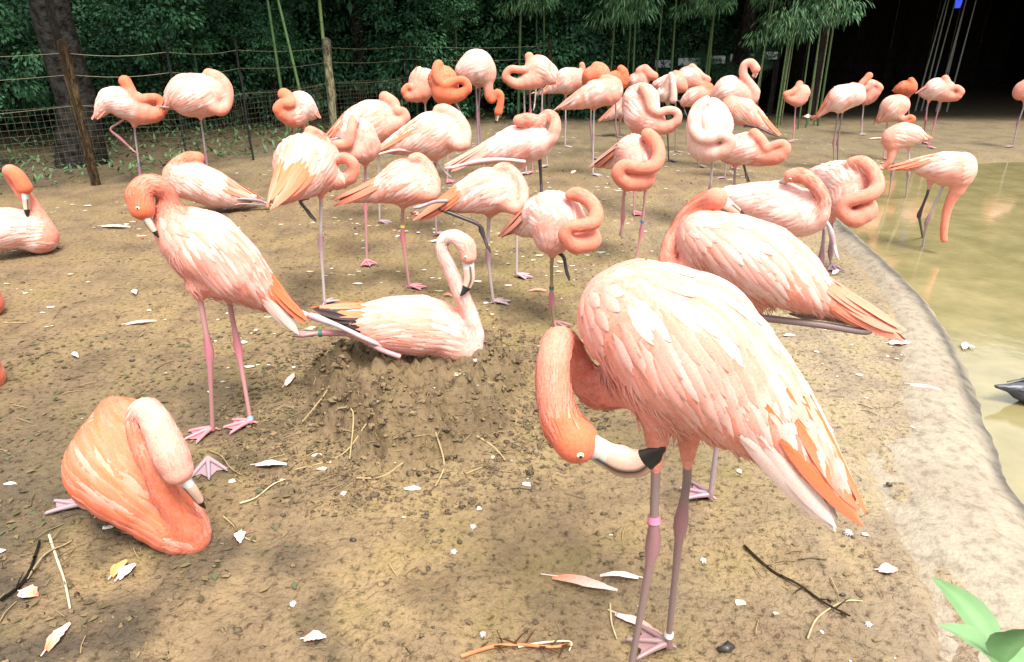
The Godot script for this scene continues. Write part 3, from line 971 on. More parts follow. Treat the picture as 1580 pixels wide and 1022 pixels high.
	flamingo("peach flamingo with a small neck ring held out and a dark foot tucked below", Vector3(1.771, 0.000, -5.312),
		[82,490,27,101,2,510,1,121,-63,495,-21,105,-126,455,-42,44],
		[105,474,77,79,190,473,148,58,242,530,176,38,217,576,167,30,159,558,148,32,116,530,134,36,86,584,103,37,36,630,54,41],
		[],
		[["S", 1, -1, -53,410,-18,-48,324,-16,-34,187,-11,0,0,0], ["F", 5, -1, -2,404,20,20,334,38]], {"fl": 1, "pal": 1, "npal": 1, "tail": 2})
	flamingo("pale flamingo with an orange folded neck and its head to the side, at the back", Vector3(1.628, 0.000, -8.334),
		[-135,823,-26,93,-207,822,-40,84,-259,786,-51,38],
		[-141,859,-7,63,-169,928,-3,48,-114,955,8,48,-56,895,20,59,-5,878,30,48],
		[],
		[["S", 0, -1, -165,734,-32,-148,501,-29,-135,318,-26,0,0,0]], {"fl": 0, "pal": 0, "npal": 1, "tail": 2})
	flamingo("orange-pink flamingo behind the one with the white neck", Vector3(1.976, 0.000, -8.433),
		[-51,800,-12,106,-158,790,-37,98,-283,770,-66,49],
		[-36,784,12,79,19,750,35,53,-13,854,7,53,-77,888,-18,49],
		[],
		[["S", 0, -1, -61,711,-14,-41,494,-10,-24,309,-6,0,0,0]], {"fl": 0, "pal": 1, "npal": 1, "tail": 2})
	flamingo("greyish young flamingo with a white neck hanging straight down", Vector3(1.761, 0.000, -7.786),
		[-78,739,-18,81,-110,722,-25,84,-159,704,-36,44],
		[-90,807,10,52,-70,923,46,29,-50,843,71,31,-34,746,85,38,-31,672,85,42],
		[],
		[["S", 5, -1, -72,672,-16,-59,521,-13,-44,350,-10,0,0,0], ["F", 5, -1, -1,672,-21,88,624,-1,119,557,6]], {"fl": 0, "pal": 3, "npal": 4, "tail": 3})
	flamingo("orange flamingo with a tiny neck ring showing against the dark bamboo", Vector3(2.211, 0.000, -8.433),
		[-99,852,-26,117,-172,869,-45,109,-234,868,-61,45],
		[-84,801,9,85,10,786,54,45,45,836,63,37,-7,865,50,37,-68,907,13,45,-127,962,-23,47],
		[],
		[["S", 0, -1, -107,746,-28,-82,492,-21,-63,308,-17,0,0,0]], {"fl": 0, "pal": 1, "npal": 1, "tail": 2})
	flamingo("pink flamingo with an orange neck just above the white spiral-necked one", Vector3(2.013, 0.000, -7.456),
		[-46,731,-12,101,-123,714,-33,93,-206,664,-56,44],
		[-35,733,11,70,26,751,38,47,11,810,24,47,-24,819,-6,40],
		[],
		[["S", 0, -1, -85,650,-23,-70,505,-19,-52,323,-14,0,0,0]], {"fl": 0, "pal": 0, "npal": 2, "tail": 2})
	flamingo("small peach flamingo alone before the thin bamboo stems on one pink leg", Vector3(3.756, 0.000, -9.367),
		[-9,566,-4,110,2,617,1,109,86,601,-73,55],
		[-49,529,34,80,-154,549,25,51,-192,598,20,46,-128,625,35,46,-61,678,29,50,-39,726,6,46],
		[],
		[["S", 2, -1, -37,505,-15,-32,404,-13,-17,199,-7,0,0,0]], {"fl": 0, "pal": 0, "npal": 1, "tail": 2})
	flamingo("tall white flamingo with an orange tail, on two mauve legs before the dark shelter", Vector3(3.374, 0.000, -7.226),
		[46,759,22,110,-55,717,-26,131,-134,659,-63,69,-192,585,-90,33,-226,533,-106,10],
		[76,734,2,81,132,734,-5,49,112,809,-36,46,54,830,-63,42],
		[],
		[["S", 0, -1, -63,638,-29,-54,560,-25,-45,288,-21,0,0,0], ["S", 0, -1, -14,637,-39,-7,559,-36,1,286,-33,74,0,-75]], {"fl": 0, "pal": 4, "npal": 1, "tail": 2})
	flamingo("pink flamingo with two small neck rings beside the tall white one", Vector3(5.010, 0.000, -10.083),
		[2,543,1,113,8,618,4,118,14,675,-105,59],
		[-43,491,23,86,25,550,91,54,67,637,123,40,1,687,90,40,-62,632,59,43,-133,624,23,41,-152,682,3,41,-94,745,-2,45,-57,791,-6,49],
		[],
		[["S", 4, -1, -55,465,-27,-37,335,-18,-26,159,-13,0,0,0]], {"fl": 0, "pal": 0, "npal": 1, "tail": 2})
	flamingo("dark orange flamingo in the shade of the shelter, body only", Vector3(5.641, 0.000, -10.083),
		[-70,626,-39,95,-133,634,-75,91,-207,599,-116,41],
		[-78,639,-9,72,-54,672,16,45,-87,734,-14,41],
		[],
		[["S", 0, -1, -66,551,-37,-35,379,-20,4,161,2,0,0,0]], {"fl": 0, "pal": 2, "npal": 2, "tail": 2})
	flamingo("pale flamingo hunched over with its orange neck reaching under its breast, on pink feet", Vector3(4.235, 0.000, -7.917),
		[36,597,19,107,-8,569,-4,136,-72,488,-38,65,-111,425,-60,25],
		[39,583,55,80,23,500,80,39,64,456,113,30,114,486,140,28,149,466,159,28,117,430,142,28,52,430,96,25],
		[],
		[["S", 2, -1, -41,490,-22,-26,369,-14,-13,229,-7,0,0,0]], {"fl": 0, "pal": 0, "npal": 2, "tail": 2})
	flamingo("pale flamingo wading with its thin orange neck reaching down over the pool edge", Vector3(3.452, 0.000, -5.973),
		[-155,494,-90,98,-106,518,-61,106,-42,519,-24,83,16,514,9,38,64,495,37,10],
		[-170,470,-64,77,-171,378,-41,36,-180,304,-35,28,-217,249,-56,24,-265,244,-84,23,-295,255,-101,21],
		[],
		[["S", 4, -1, -49,448,-28,-37,381,-21,-9,198,-5,144,-150,-208], ["S", 4, -1, -123,425,-94,-116,343,-90,-107,190,-85,-35,-150,-167]], {"fl": 0, "pal": 0, "npal": 1, "tail": 2})
	flamingo("orange flamingo with a raised neck and small ring on pink-footed legs before the dark shelter", Vector3(5.236, 0.000, -8.795),
		[26,687,15,122,-50,703,-30,131,-116,653,-69,72,-192,659,-114,24],
		[27,654,62,88,104,623,143,49,136,684,174,37,85,733,144,35,36,713,114,37,16,774,68,41,-8,827,30,43],
		[],
		[["S", 2, -1, 8,612,5,13,518,8,8,307,5,0,0,0], ["S", 2, -1, -102,608,-38,-104,494,-39,-91,341,-31,152,0,-393]], {"fl": 0, "pal": 1, "npal": 1, "tail": 2})
	flamingo("pink flamingo cut by the picture's edge, before the dark shelter", Vector3(6.341, 0.000, -8.850),
		[-56,680,-40,96,-20,700,-14,119,66,667,47,79,142,615,102,20],
		[-79,643,-20,72,-85,720,0,44,-58,776,8,43,-26,804,6,43],
		[],
		[["S", 1, -1, -21,606,-15,-4,474,-3,-14,299,-10,0,0,0]], {"fl": 0, "pal": 1, "npal": 1, "tail": 2})
	flamingo("pale flamingo wading in the pool with its long neck straight down into the water", Vector3(2.766, 0.000, -4.443),
		[78,528,48,99,11,520,7,104,-59,523,-37,73,-134,525,-83,40,-221,495,-137,9],
		[82,490,75,77,88,419,78,47,71,343,67,32,62,268,62,27,65,183,64,24,74,108,70,23,82,66,75,21],
		[],
		[["S", 4, -1, 25,448,15,24,390,15,-10,165,-6,109,-150,-162], ["S", 5, -1, -12,442,-66,-12,336,-67,-29,191,-77,311,-150,-472]], {"fl": 1, "pal": 0, "npal": 1, "tail": 2})
	flamingo("salmon flamingo sitting by the fence with its orange head bent over its neck", Vector3(-3.181, 0.000, -4.208),
		[125,96,-94,93,58,167,-44,123,-32,185,24,132,-122,188,92,92,-202,181,153,30],
		[121,104,-66,96,172,121,-93,58,142,231,-107,45,88,357,-116,41,51,469,-102,39,69,533,-64,38,122,507,-42,43,150,436,-38,45],
		[147,398,-36,31,141,338,-25,26,139,293,-17,22,134,247,-14,6],
		[], {"fl": 2, "pal": 1, "npal": 1, "tail": 2, "npal_head": 2})
	flamingo("orange flamingo resting at the picture's edge, only its breast showing, upper of two", Vector3(-2.709, 0.000, -3.159),
		[53,66,-45,85,-8,113,6,128,-100,127,86,112,-192,124,165,31],
		[46,72,-13,71,93,130,-40,45,86,230,-47,38,48,298,-41,38,5,277,-5,38],
		[],
		[], {"fl": 0, "pal": 2, "npal": 2, "tail": 2})
	flamingo("orange flamingo resting at the picture's edge, only its breast showing, lower of two", Vector3(-2.165, 0.000, -2.394),
		[43,46,-39,78,-10,105,9,116,-93,129,85,98,-177,128,160,29],
		[43,66,-12,67,82,112,-34,41,74,208,-40,35,36,266,-32,35,-4,255,3,35],
		[],
		[], {"fl": 0, "pal": 2, "npal": 2, "tail": 2})


# ================================================================ materials
func noise_tex(freq: float, octaves: int, size: int, ramp: Array, seed_: int, type := FastNoiseLite.TYPE_SIMPLEX_SMOOTH, bump := 0.0, warp := 0.0) -> NoiseTexture2D:
	var t := NoiseTexture2D.new()
	var n := FastNoiseLite.new()
	n.noise_type = type
	n.seed = seed_
	n.frequency = freq
	n.fractal_octaves = octaves
	n.fractal_gain = 0.6
	if warp > 0.0:
		n.domain_warp_enabled = true
		n.domain_warp_amplitude = warp
	t.noise = n
	t.width = size
	t.height = size
	t.seamless = true
	if bump > 0.0:
		t.as_normal_map = true
		t.bump_strength = bump
	elif not ramp.is_empty():
		var g := Gradient.new()
		var offs := PackedFloat32Array()
		var cols := PackedColorArray()
		for e in ramp:
			offs.append(e[0]); cols.append(e[1])
		g.offsets = offs
		g.colors = cols
		t.color_ramp = g
	return t


func mat(rough: float, spec := 0.4) -> StandardMaterial3D:
	var m := StandardMaterial3D.new()
	m.vertex_color_use_as_albedo = true
	m.roughness = rough
	m.metallic_specular = spec
	m.cull_mode = BaseMaterial3D.CULL_DISABLED
	return m


func g(v: float) -> Color:
	return Color(v, v, v)


func make_materials() -> void:
	# feathers: fine barbs as grain
	var p := mat(0.75, 0.3)
	p.albedo_texture = noise_tex(0.05, 4, 512, [[0.0, Color(0.80, 0.74, 0.72)], [0.45, Color(0.95, 0.93, 0.92)], [1.0, Color(1, 1, 1)]], 3)
	p.uv1_triplanar = true
	p.uv1_scale = Vector3.ONE * 7.0
	p.normal_enabled = true
	p.normal_texture = noise_tex(0.035, 4, 512, [], 5, FastNoiseLite.TYPE_SIMPLEX_SMOOTH, 6.0)
	p.normal_scale = 0.5
	p.rim_enabled = true
	p.rim = 0.25
	p.rim_tint = 0.6
	M.plumage = p
	var v := mat(0.7, 0.3)
	v.albedo_texture = p.albedo_texture
	v.uv1_triplanar = true
	v.uv1_scale = Vector3(5, 16, 5)
	v.backlight_enabled = true
	v.backlight = Color(0.10, 0.05, 0.035)
	M.vane = v
	var s := mat(0.42, 0.5)
	s.albedo_texture = noise_tex(0.06, 4, 512, [[0.0, g(0.6)], [0.5, g(0.92)], [1.0, g(1.0)]], 9)
	s.uv1_triplanar = true
	s.uv1_scale = Vector3.ONE * 14.0
	M.skin = s
	M.band = mat(0.35)
	M.eye = mat(0.06, 0.6)
	# mud
	var mud := mat(0.85, 0.35)
	mud.albedo_texture = noise_tex(0.035, 7, 2048, [[0.0, Color(0.44, 0.42, 0.41)], [0.28, Color(0.64, 0.62, 0.60)], [0.38, Color(0.88, 0.87, 0.85)], [0.55, Color(0.94, 0.93, 0.92)], [1.0, Color(1, 1, 1)]], 21, FastNoiseLite.TYPE_PERLIN, 0.0, 18.0)
	mud.uv1_scale = Vector3.ONE * 0.62
	mud.uv1_triplanar = true
	mud.uv1_world_triplanar = true
	mud.heightmap_enabled = true
	mud.heightmap_texture = noise_tex(0.04, 7, 2048, [], 22, FastNoiseLite.TYPE_PERLIN, 0.0, 18.0)
	mud.heightmap_scale = 1.3
	mud.detail_enabled = true
	mud.detail_blend_mode = BaseMaterial3D.BLEND_MODE_MUL
	mud.detail_uv_layer = BaseMaterial3D.DETAIL_UV_1
	mud.detail_albedo = noise_tex(0.004, 5, 1024, [[0.0, Color(0.82, 0.80, 0.80)], [0.4, Color(0.94, 0.93, 0.92)], [0.6, Color(1, 0.99, 0.95)], [1.0, Color(0.96, 0.98, 0.86)]], 23)
	M.mud = mud
	var rim := mat(0.7, 0.4)
	rim.albedo_texture = noise_tex(0.02, 6, 1024, [[0.0, Color(0.72, 0.70, 0.68)], [0.45, Color(0.93, 0.92, 0.91)], [1.0, Color(1, 1, 1)]], 31)
	rim.heightmap_enabled = true
	rim.heightmap_texture = noise_tex(0.06, 5, 1024, [], 32)
	rim.heightmap_scale = 0.35
	rim.uv1_scale = Vector3(0.8, 0.8, 1)
	M.rim = rim
	var wat := StandardMaterial3D.new()
	wat.albedo_color = Color(0.215, 0.178, 0.088).linear_to_srgb()
	wat.roughness = 0.09
	wat.metallic_specular = 0.5
	wat.albedo_texture = noise_tex(0.006, 4, 512, [[0.0, Color(0.82, 0.84, 0.80)], [1.0, Color(1, 1, 1)]], 41)
	wat.normal_enabled = true
	wat.normal_texture = noise_tex(0.012, 3, 512, [], 42, FastNoiseLite.TYPE_SIMPLEX_SMOOTH, 3.0)
	wat.normal_scale = 0.07
	wat.uv1_scale = Vector3(0.9, 0.9, 1)
	M.water = wat
	var leaf := mat(0.55, 0.4)
	leaf.backlight_enabled = true
	leaf.backlight = Color(0.05, 0.10, 0.02)
	M.leaf = leaf
	var bark := mat(0.9, 0.2)
	bark.albedo_texture = noise_tex(0.02, 5, 512, [[0.0, g(0.35)], [0.5, g(0.75)], [1.0, g(1)]], 51)
	bark.heightmap_enabled = true
	bark.heightmap_texture = bark.albedo_texture
	bark.heightmap_scale = 2.5
	bark.uv1_scale = Vector3(4.0, 0.7, 1)
	M.bark = bark
	var cane := mat(0.4, 0.45)
	M.cane = cane
	var wood := mat(0.85, 0.2)
	wood.albedo_texture = bark.albedo_texture
	wood.uv1_triplanar = true
	wood.uv1_scale = Vector3(3, 0.4, 3)
	M.wood = wood
	M.plain = mat(0.8, 0.3)
	var wire := mat(0.5, 0.5)
	wire.metallic = 0.5
	M.wire = wire


# ================================================================ setting
func setup() -> void:
	for e in [[noise_a, 1.0, 3], [noise_b, 1.0, 2], [noise_c, 0.05, 3]]:
		e[0].noise_type = FastNoiseLite.TYPE_SIMPLEX_SMOOTH
		e[0].frequency = e[1]
		e[0].fractal_octaves = e[2]
	noise_b.seed = 7
	noise_c.seed = 11
	# shoreline of the pool
	var p := [Vector2(1.25, 0.4), Vector2(1.36, -0.6), Vector2(1.50, -1.3), Vector2(1.62, -1.79), Vector2(1.76, -2.17), Vector2(2.03, -2.86), Vector2(2.25, -3.66), Vector2(2.43, -4.81), Vector2(2.62, -5.8), Vector2(3.2, -6.84), Vector2(3.98, -7.46), Vector2(4.88, -7.79), Vector2(6.2, -7.98), Vector2(8.0, -8.1), Vector2(14.0, -8.3)]
	for k in p.size() - 1:
		for s in 4:
			shore.append((p[k] as Vector2).cubic_interpolate(p[k + 1], p[maxi(k - 1, 0)], p[mini(k + 2, p.size() - 1)], s / 4.0))
	shore.append(p[p.size() - 1])


func to_shore(q: Vector2) -> float:      # metres to the waterline, negative in the pool
	var best := 1e9
	var sgn := 1.0
	for k in shore.size() - 1:
		var a := shore[k]
		var e := shore[k + 1] - a
		var t := clampf((q - a).dot(e) / e.length_squared(), 0.0, 1.0)
		var d := q.distance_squared_to(a + e * t)
		if d < best:
			best = d
			sgn = 1.0 if e.cross(q - a) < 0.0 else -1.0
	return sqrt(best) * sgn


const CRACK: Array[Vector2] = [Vector2(1.22, -1.98), Vector2(1.17, -1.74), Vector2(1.14, -1.59), Vector2(1.12, -1.46), Vector2(1.09, -1.35), Vector2(1.04, -1.23), Vector2(0.98, -1.1), Vector2(0.95, -0.9)]


func nest_rise(x: float, z: float) -> float:
	var d := Vector2(x - NEST.x, (z - NEST.y) * 0.9)
	var a := atan2(d.y, d.x)
	var r := d.length() * (1.0 + 0.10 * sin(a * 3.0 + 0.6) + 0.05 * sin(a * 7.0))
	var h := 0.18 * (1.0 - smoothstep(0.27, 0.47, r))
	return h


func ground_at(x: float, z: float) -> float:
	var h := noise_b.get_noise_2d(x * 0.9, z * 0.9) * 0.012 + noise_b.get_noise_2d(x * 5.0 + 40.0, z * 5.0) * 0.007
	var nr := nest_rise(x, z)
	h += nr
	h += noise_b.get_noise_2d(x * 16.0, z * 16.0 + 90.0) * (0.006 + 0.10 * nr)
	if nr > 0.003: h += minf(1.0, nr * 14.0) * (0.050 * noise_b.get_noise_2d(x * 7.0, z * 7.0 + 30.0) + 0.075 * (0.30 - absf(noise_b.get_noise_2d(x * 11.0 + 8.0, z * 11.0))) + 0.018 * noise_b.get_noise_2d(x * 27.0, z * 27.0) - 0.008)
	if x > 0.8:
		var s := to_shore(Vector2(x, z))
		if s < 0.25: h = lerpf(h, -0.055, clampf((0.22 - s) / 0.22, 0.0, 1.0)) if s > 0.0 else -0.055 - 0.3 * smoothstep(0.0, 0.6, -s)
	if x > 0.72 and x < 1.35 and z < -0.7 and z > -2.0:
		var best := 1.0
		for k in CRACK.size() - 1:
			var e := CRACK[k + 1] - CRACK[k]
			var q := Vector2(x, z)
			var u := clampf((q - CRACK[k]).dot(e) / e.length_squared(), 0.0, 1.0)
			best = minf(best, q.distance_to(CRACK[k] + e * u + Vector2(0.02 * noise_b.get_noise_2d(z * 14.0, 3.0), 0.0)))
		h -= 0.032 * exp(-pow(best / 0.022, 2.0))
	# added bank rising behind the fence, shutting out sky between the trees
	var back := -z - 12.5 + 0.15 * x * 0.0
	if x > 4.0: back -= clampf((x - 4.0) * 4.0, 0.0, 9.5)
	if back > 0.0: h += 0.16 * back + 0.01 * back * back
	return h


func steps(a: float, b: float, lo: float, hi: float, fine: float, grow: float) -> PackedFloat32Array:
	var out := PackedFloat32Array()
	var x := lo
	while x < hi:
		out.append(x)
		x += fine
	var w := fine
	x = hi
	while x < b:
		out.append(x)
		w = minf(w * grow, 3.0)
		x += w
	out.append(b)
	var left := PackedFloat32Array()
	w = fine
	x = lo
	while x > a:
		w = minf(w * grow, 3.0)
		x -= w
		left.append(maxf(x, a))
	left.reverse()
	left.append_array(out)
	return left


func build_setting() -> void:
	var xs := steps(-60.0, 60.0, -2.0, 1.9, 0.021, 1.06)
	var zs := steps(-70.0, 12.0, -3.4, -0.75, 0.021, 1.06)
	var b := Buf.new()
	for z in zs:
		for x in xs:
			var h := ground_at(x, z)
			var c := Color(0.235, 0.170, 0.102)
			var patch := noise_c.get_noise_2d(x * 22.0, z * 22.0)
			var patch2 := noise_c.get_noise_2d(x * 60.0 + 300.0, z * 60.0)
			c = mixc(c, Color(0.27, 0.195, 0.105), patch * 1.2)
			c = mixc(c, Color(0.15, 0.11, 0.063), -patch2 * 1.2)
			# olive algae and guano where the flock stands
			var flock := exp(-pow((x - 0.5) / 1.5, 2.0) - pow((z + 3.6) / 1.6, 2.0))
			c = mixc(c, Color(0.25, 0.215, 0.095), flock * 0.6 * (0.6 + patch2))
			# paler mud towards the pool
			c = mixc(c, Color(0.31, 0.26, 0.192), smoothstep(0.2, 1.3, x + patch * 0.5) * 0.75 * smoothstep(-8.0, -2.5, z))
			# dark leaf litter on the bank on the far side and beyond the fence
			c = mixc(c, Color(0.085, 0.068, 0.046), smoothstep(-0.45, -1.25, x + patch2 * 0.8 + patch * 0.4) * smoothstep(-3.2, -1.3, z) * 0.95)
			c = mixc(c, Color(0.20, 0.17, 0.115), smoothstep(-5.5, -9.5, z + patch * 0.5) * 0.8)
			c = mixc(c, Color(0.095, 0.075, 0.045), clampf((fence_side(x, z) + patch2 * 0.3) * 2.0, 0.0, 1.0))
			c = mixc(c, Color(0.155, 0.112, 0.066), clampf(nest_rise(x, z) * 16.0 + 0.5 * patch2, 0.0, 0.85))
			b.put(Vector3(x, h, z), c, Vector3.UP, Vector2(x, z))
	var w := xs.size()
	for j in zs.size() - 1:
		for i in w - 1:
			var q := j * w + i
			b.quad(q, q + 1, q + w + 1, q + w)
	b.smooth()
	struct("ground", b.mesh(M.mud))
	# water
	var wb := Buf.new()
	for j in 13:
		for i in 13:
			var x := lerpf(1.0, 14.0, i / 12.0)
			var z := lerpf(0.4, -8.6, j / 12.0)
			wb.put(Vector3(x, -0.035, z), Color.WHITE, Vector3.UP, Vector2(x, z))
	for j in 12:
		for i in 12:
			var q := j * 13 + i
			wb.quad(q + 13, q + 14, q + 1, q)
	struct("water", wb.mesh(M.water))
	# worn concrete rim of the pool
	var rb := Buf.new()
	var across := 12
	var rows := 0
	for k in range(0, 40):
		var a := shore[k]
		var d := (shore[mini(k + 1, shore.size() - 1)] - shore[maxi(k - 1, 0)]).normalized()
		for half in 4:
			var q := a.lerp(shore[k + 1], half / 4.0)
			var out := Vector2(d.y, -d.x)
			if to_shore(q + out * 0.1) < 0.0: out = -out
			var wide := lerpf(0.50, 0.10, smoothstep(8.0, 30.0, k + half * 0.25)) * (1.0 + 0.12 * noise_b.get_noise_2d(q.x * 3.0, q.y * 3.0))
			for m in across + 1:
				var t := m / float(across)            # 0 in the water, 1 at the outer edge
				var off := lerpf(-0.12, wide, t)
				var pq := q + out * off
				var y := lerpf(-0.075, 0.014, smoothstep(0.0, 0.5, t))
				if t > 0.7: y = lerpf(0.014, -0.03, (t - 0.7) / 0.3)
				y += noise_b.get_noise_2d(pq.x * 6.0, pq.y * 6.0) * 0.006
				var c := mixc(Color(0.27, 0.235, 0.18), Color(0.24, 0.20, 0.15), noise_c.get_noise_2d(pq.x * 60.0, pq.y * 60.0) * 1.5 + 0.3)
				var algae := exp(-pow((off - 0.015 - 0.02 * noise_b.get_noise_2d(pq.x * 9.0, pq.y * 9.0)) / 0.035, 2.0))
				c = mixc(c, Color(0.06, 0.056, 0.05), algae * 0.9)
				rb.put(Vector3(pq.x, y, pq.y), c, Vector3.UP, pq)
			rows += 1
	for r in rows - 1:
		for m in across:
			var q2 := r * (across + 1) + m
			rb.quad(q2, q2 + across + 1, q2 + across + 2, q2 + 1)
	rb.smooth()
	struct("pool_rim", rb.mesh(M.rim))


# fence line from the near side to the grove; positive behind it
const FENCE: Array[Vector2] = [Vector2(-9.0, -2.6), Vector2(-5.2, -4.85), Vector2(-3.95, -6.5), Vector2(-3.25, -6.95), Vector2(-2.95, -7.9), Vector2(-2.45, -9.75), Vector2(-1.6, -11.0), Vector2(0.6, -11.6)]


func fence_side(x: float, z: float) -> float:
	var best := 1e9
	var sgn := 1.0
	var q := Vector2(x, z)
	for k in FENCE.size() - 1:
		var e := FENCE[k + 1] - FENCE[k]
		var t := clampf((q - FENCE[k]).dot(e) / e.length_squared(), 0.0, 1.0)
		var d := q.distance_to(FENCE[k] + e * t)
		if d < best:
			best = d
			sgn = 1.0 if e.cross(q - FENCE[k]) < 0.0 else -1.0
	if x > 0.6: return -z - 11.6 
	return best * sgn


# ================================================================ plants and the far side
func leaf_at(b: Buf, p: Vector3, d: Vector3, n: Vector3, length: float, width: float, c: Color) -> void:
	var s := n.cross(d).normalized() * width * 0.5
	var nn := s.cross(d).normalized() if false else n
	var i := b.put(p, c.darkened(0.1), nn)
	b.put(p + d * length * 0.42 - s + n * width * 0.12, c, (nn - s.normalized() * 0.3).normalized())
	b.put(p + d * length - n * length * 0.1, c.lightened(0.03), nn)
	b.put(p + d * length * 0.42 + s + n * width * 0.12, c, (nn + s.normalized() * 0.3).normalized())
	b.tri(i, i + 1, i + 2)
	b.tri(i, i + 2, i + 3)


func rand_dir() -> Vector3:
	var z := rnd(-1.0, 1.0)
	var a := rnd(0.0, TAU)
	var r := sqrt(1.0 - z * z)
	return Vector3(r * cos(a), z, r * sin(a))


# leaves in clumps through an ellipsoid
func crown_mesh(seed_: int, size: Vector3, clumps: int, per: int, leaf: Vector2, cols: Array, droop: float, clump_r: float) -> ArrayMesh:
	rng.seed = seed_
	var b := Buf.new()
	for k in clumps:
		var d := rand_dir()
		var c := d * pow(rnd(0.12, 1.0), 0.45) * size
		var cr := clump_r * rnd(0.6, 1.3)
		var tone: Color = cols[rng.randi() % cols.size()]
		for j in per:
			var q := rand_dir()
			var p := c + q * cr * pow(rng.randf(), 0.5) * Vector3(1.0, 0.7, 1.0)
			var dir := (q + d * 0.5 + Vector3(rnd(-0.5, 0.5), -droop, rnd(-0.5, 0.5))).normalized()
			var n := (UP + rand_dir() * 0.8 + d * 0.3).normalized()
			n = (n - dir * n.dot(dir)).normalized()
			leaf_at(b, p, dir, n, leaf.x * rnd(0.6, 1.25), leaf.y * rnd(0.6, 1.2), tone * rnd(0.75, 1.2))
	return b.mesh(M.leaf)


func trunk_mesh(h: float, r: float, limbs: int, c: Color, seed_: int) -> ArrayMesh:
	rng.seed = seed_
	var b := Buf.new()
	var pts := PackedVector3Array()
	var rad := PackedFloat32Array()
	var cols := PackedColorArray()
	var p := Vector3(0, -0.2, 0)
	for k in 9:
		var t := k / 8.0
		pts.append(p)
		rad.append(r * (1.0 - 0.6 * t) * (1.35 if k == 0 else 1.0))
		cols.append(c * rnd(0.85, 1.1))
		p += Vector3(rnd(-0.05, 0.05) * h * 0.4, (h + 0.2) / 8.0, rnd(-0.05, 0.05) * h * 0.4)
	tube(b, pts, rad, cols, 14)
	for k in limbs:
		var s: int = 4 + k % 4
		var a := TAU * k / limbs + rnd(-0.4, 0.4)
		var d := Vector3(cos(a), rnd(0.3, 0.9), sin(a)).normalized()
		var q := pts[s]
		var l := h * rnd(0.22, 0.36)
		tube(b, PackedVector3Array([q, q + d * l * 0.4, q + (d + UP * 0.2).normalized() * l * 0.75, q + (d + UP * 0.35).normalized() * l]), PackedFloat32Array([rad[s] * 0.6, rad[s] * 0.42, rad[s] * 0.25, rad[s] * 0.08]), PackedColorArray([c, c, c, c]), 8)
	return b.mesh(M.bark)


func bamboo(label: String, at: Vector3, h: float, r: float, lean: Vector2, c: Color, leafy: ArrayMesh, group := "bamboo stems of the grove") -> void:
	var o := thing("bamboo", label, "bamboo", at, group)
	var b := Buf.new()
	var pts := PackedVector3Array()
	var rad := PackedFloat32Array()
	var cols := PackedColorArray()
	var y := -0.1
	while y < h:
		var t := y / h
		var x := lean * y + lean * y * y * 0.06
		var rr := r * (1.0 - 0.55 * t)
		for e in [[0.0, 1.18, 0.5], [0.012, 1.0, 1.15], [0.24, 0.97, 1.0]]:
			var yy: float = y + e[0]
			var xx := lean * yy + lean * yy * yy * 0.06
			pts.append(Vector3(xx.x, yy, xx.y)); rad.append(rr * e[1]); cols.append(c * e[2])
		y += 0.262
	tube(b, pts, rad, cols, 8)
	part("stem", b.mesh(M.cane), o)
	if leafy:
		var f := part("foliage", leafy, o)
		var top := lean * h * 0.8
		f.position = Vector3(top.x, h * 0.82, top.y)
		f.rotation.y = rnd(0, TAU)
		f.scale = Vector3.ONE * rnd(0.8, 1.2)


func plant(called: String, label: String, category: String, crown: ArrayMesh, trunk: ArrayMesh, at: Vector3, lift: float, scl: Vector3, turn: float, group: String) -> void:
	var o := thing(called, label, category, at, group)
	o.rotation.y = turn
	if trunk:
		var t := part("trunk" if called.contains("tree") else "stem", trunk, o)
		t.scale = Vector3(1, 1, 1)
	var c := part("crown" if called.contains("tree") else "foliage", crown, o)
	c.position.y = lift
	c.scale = scl


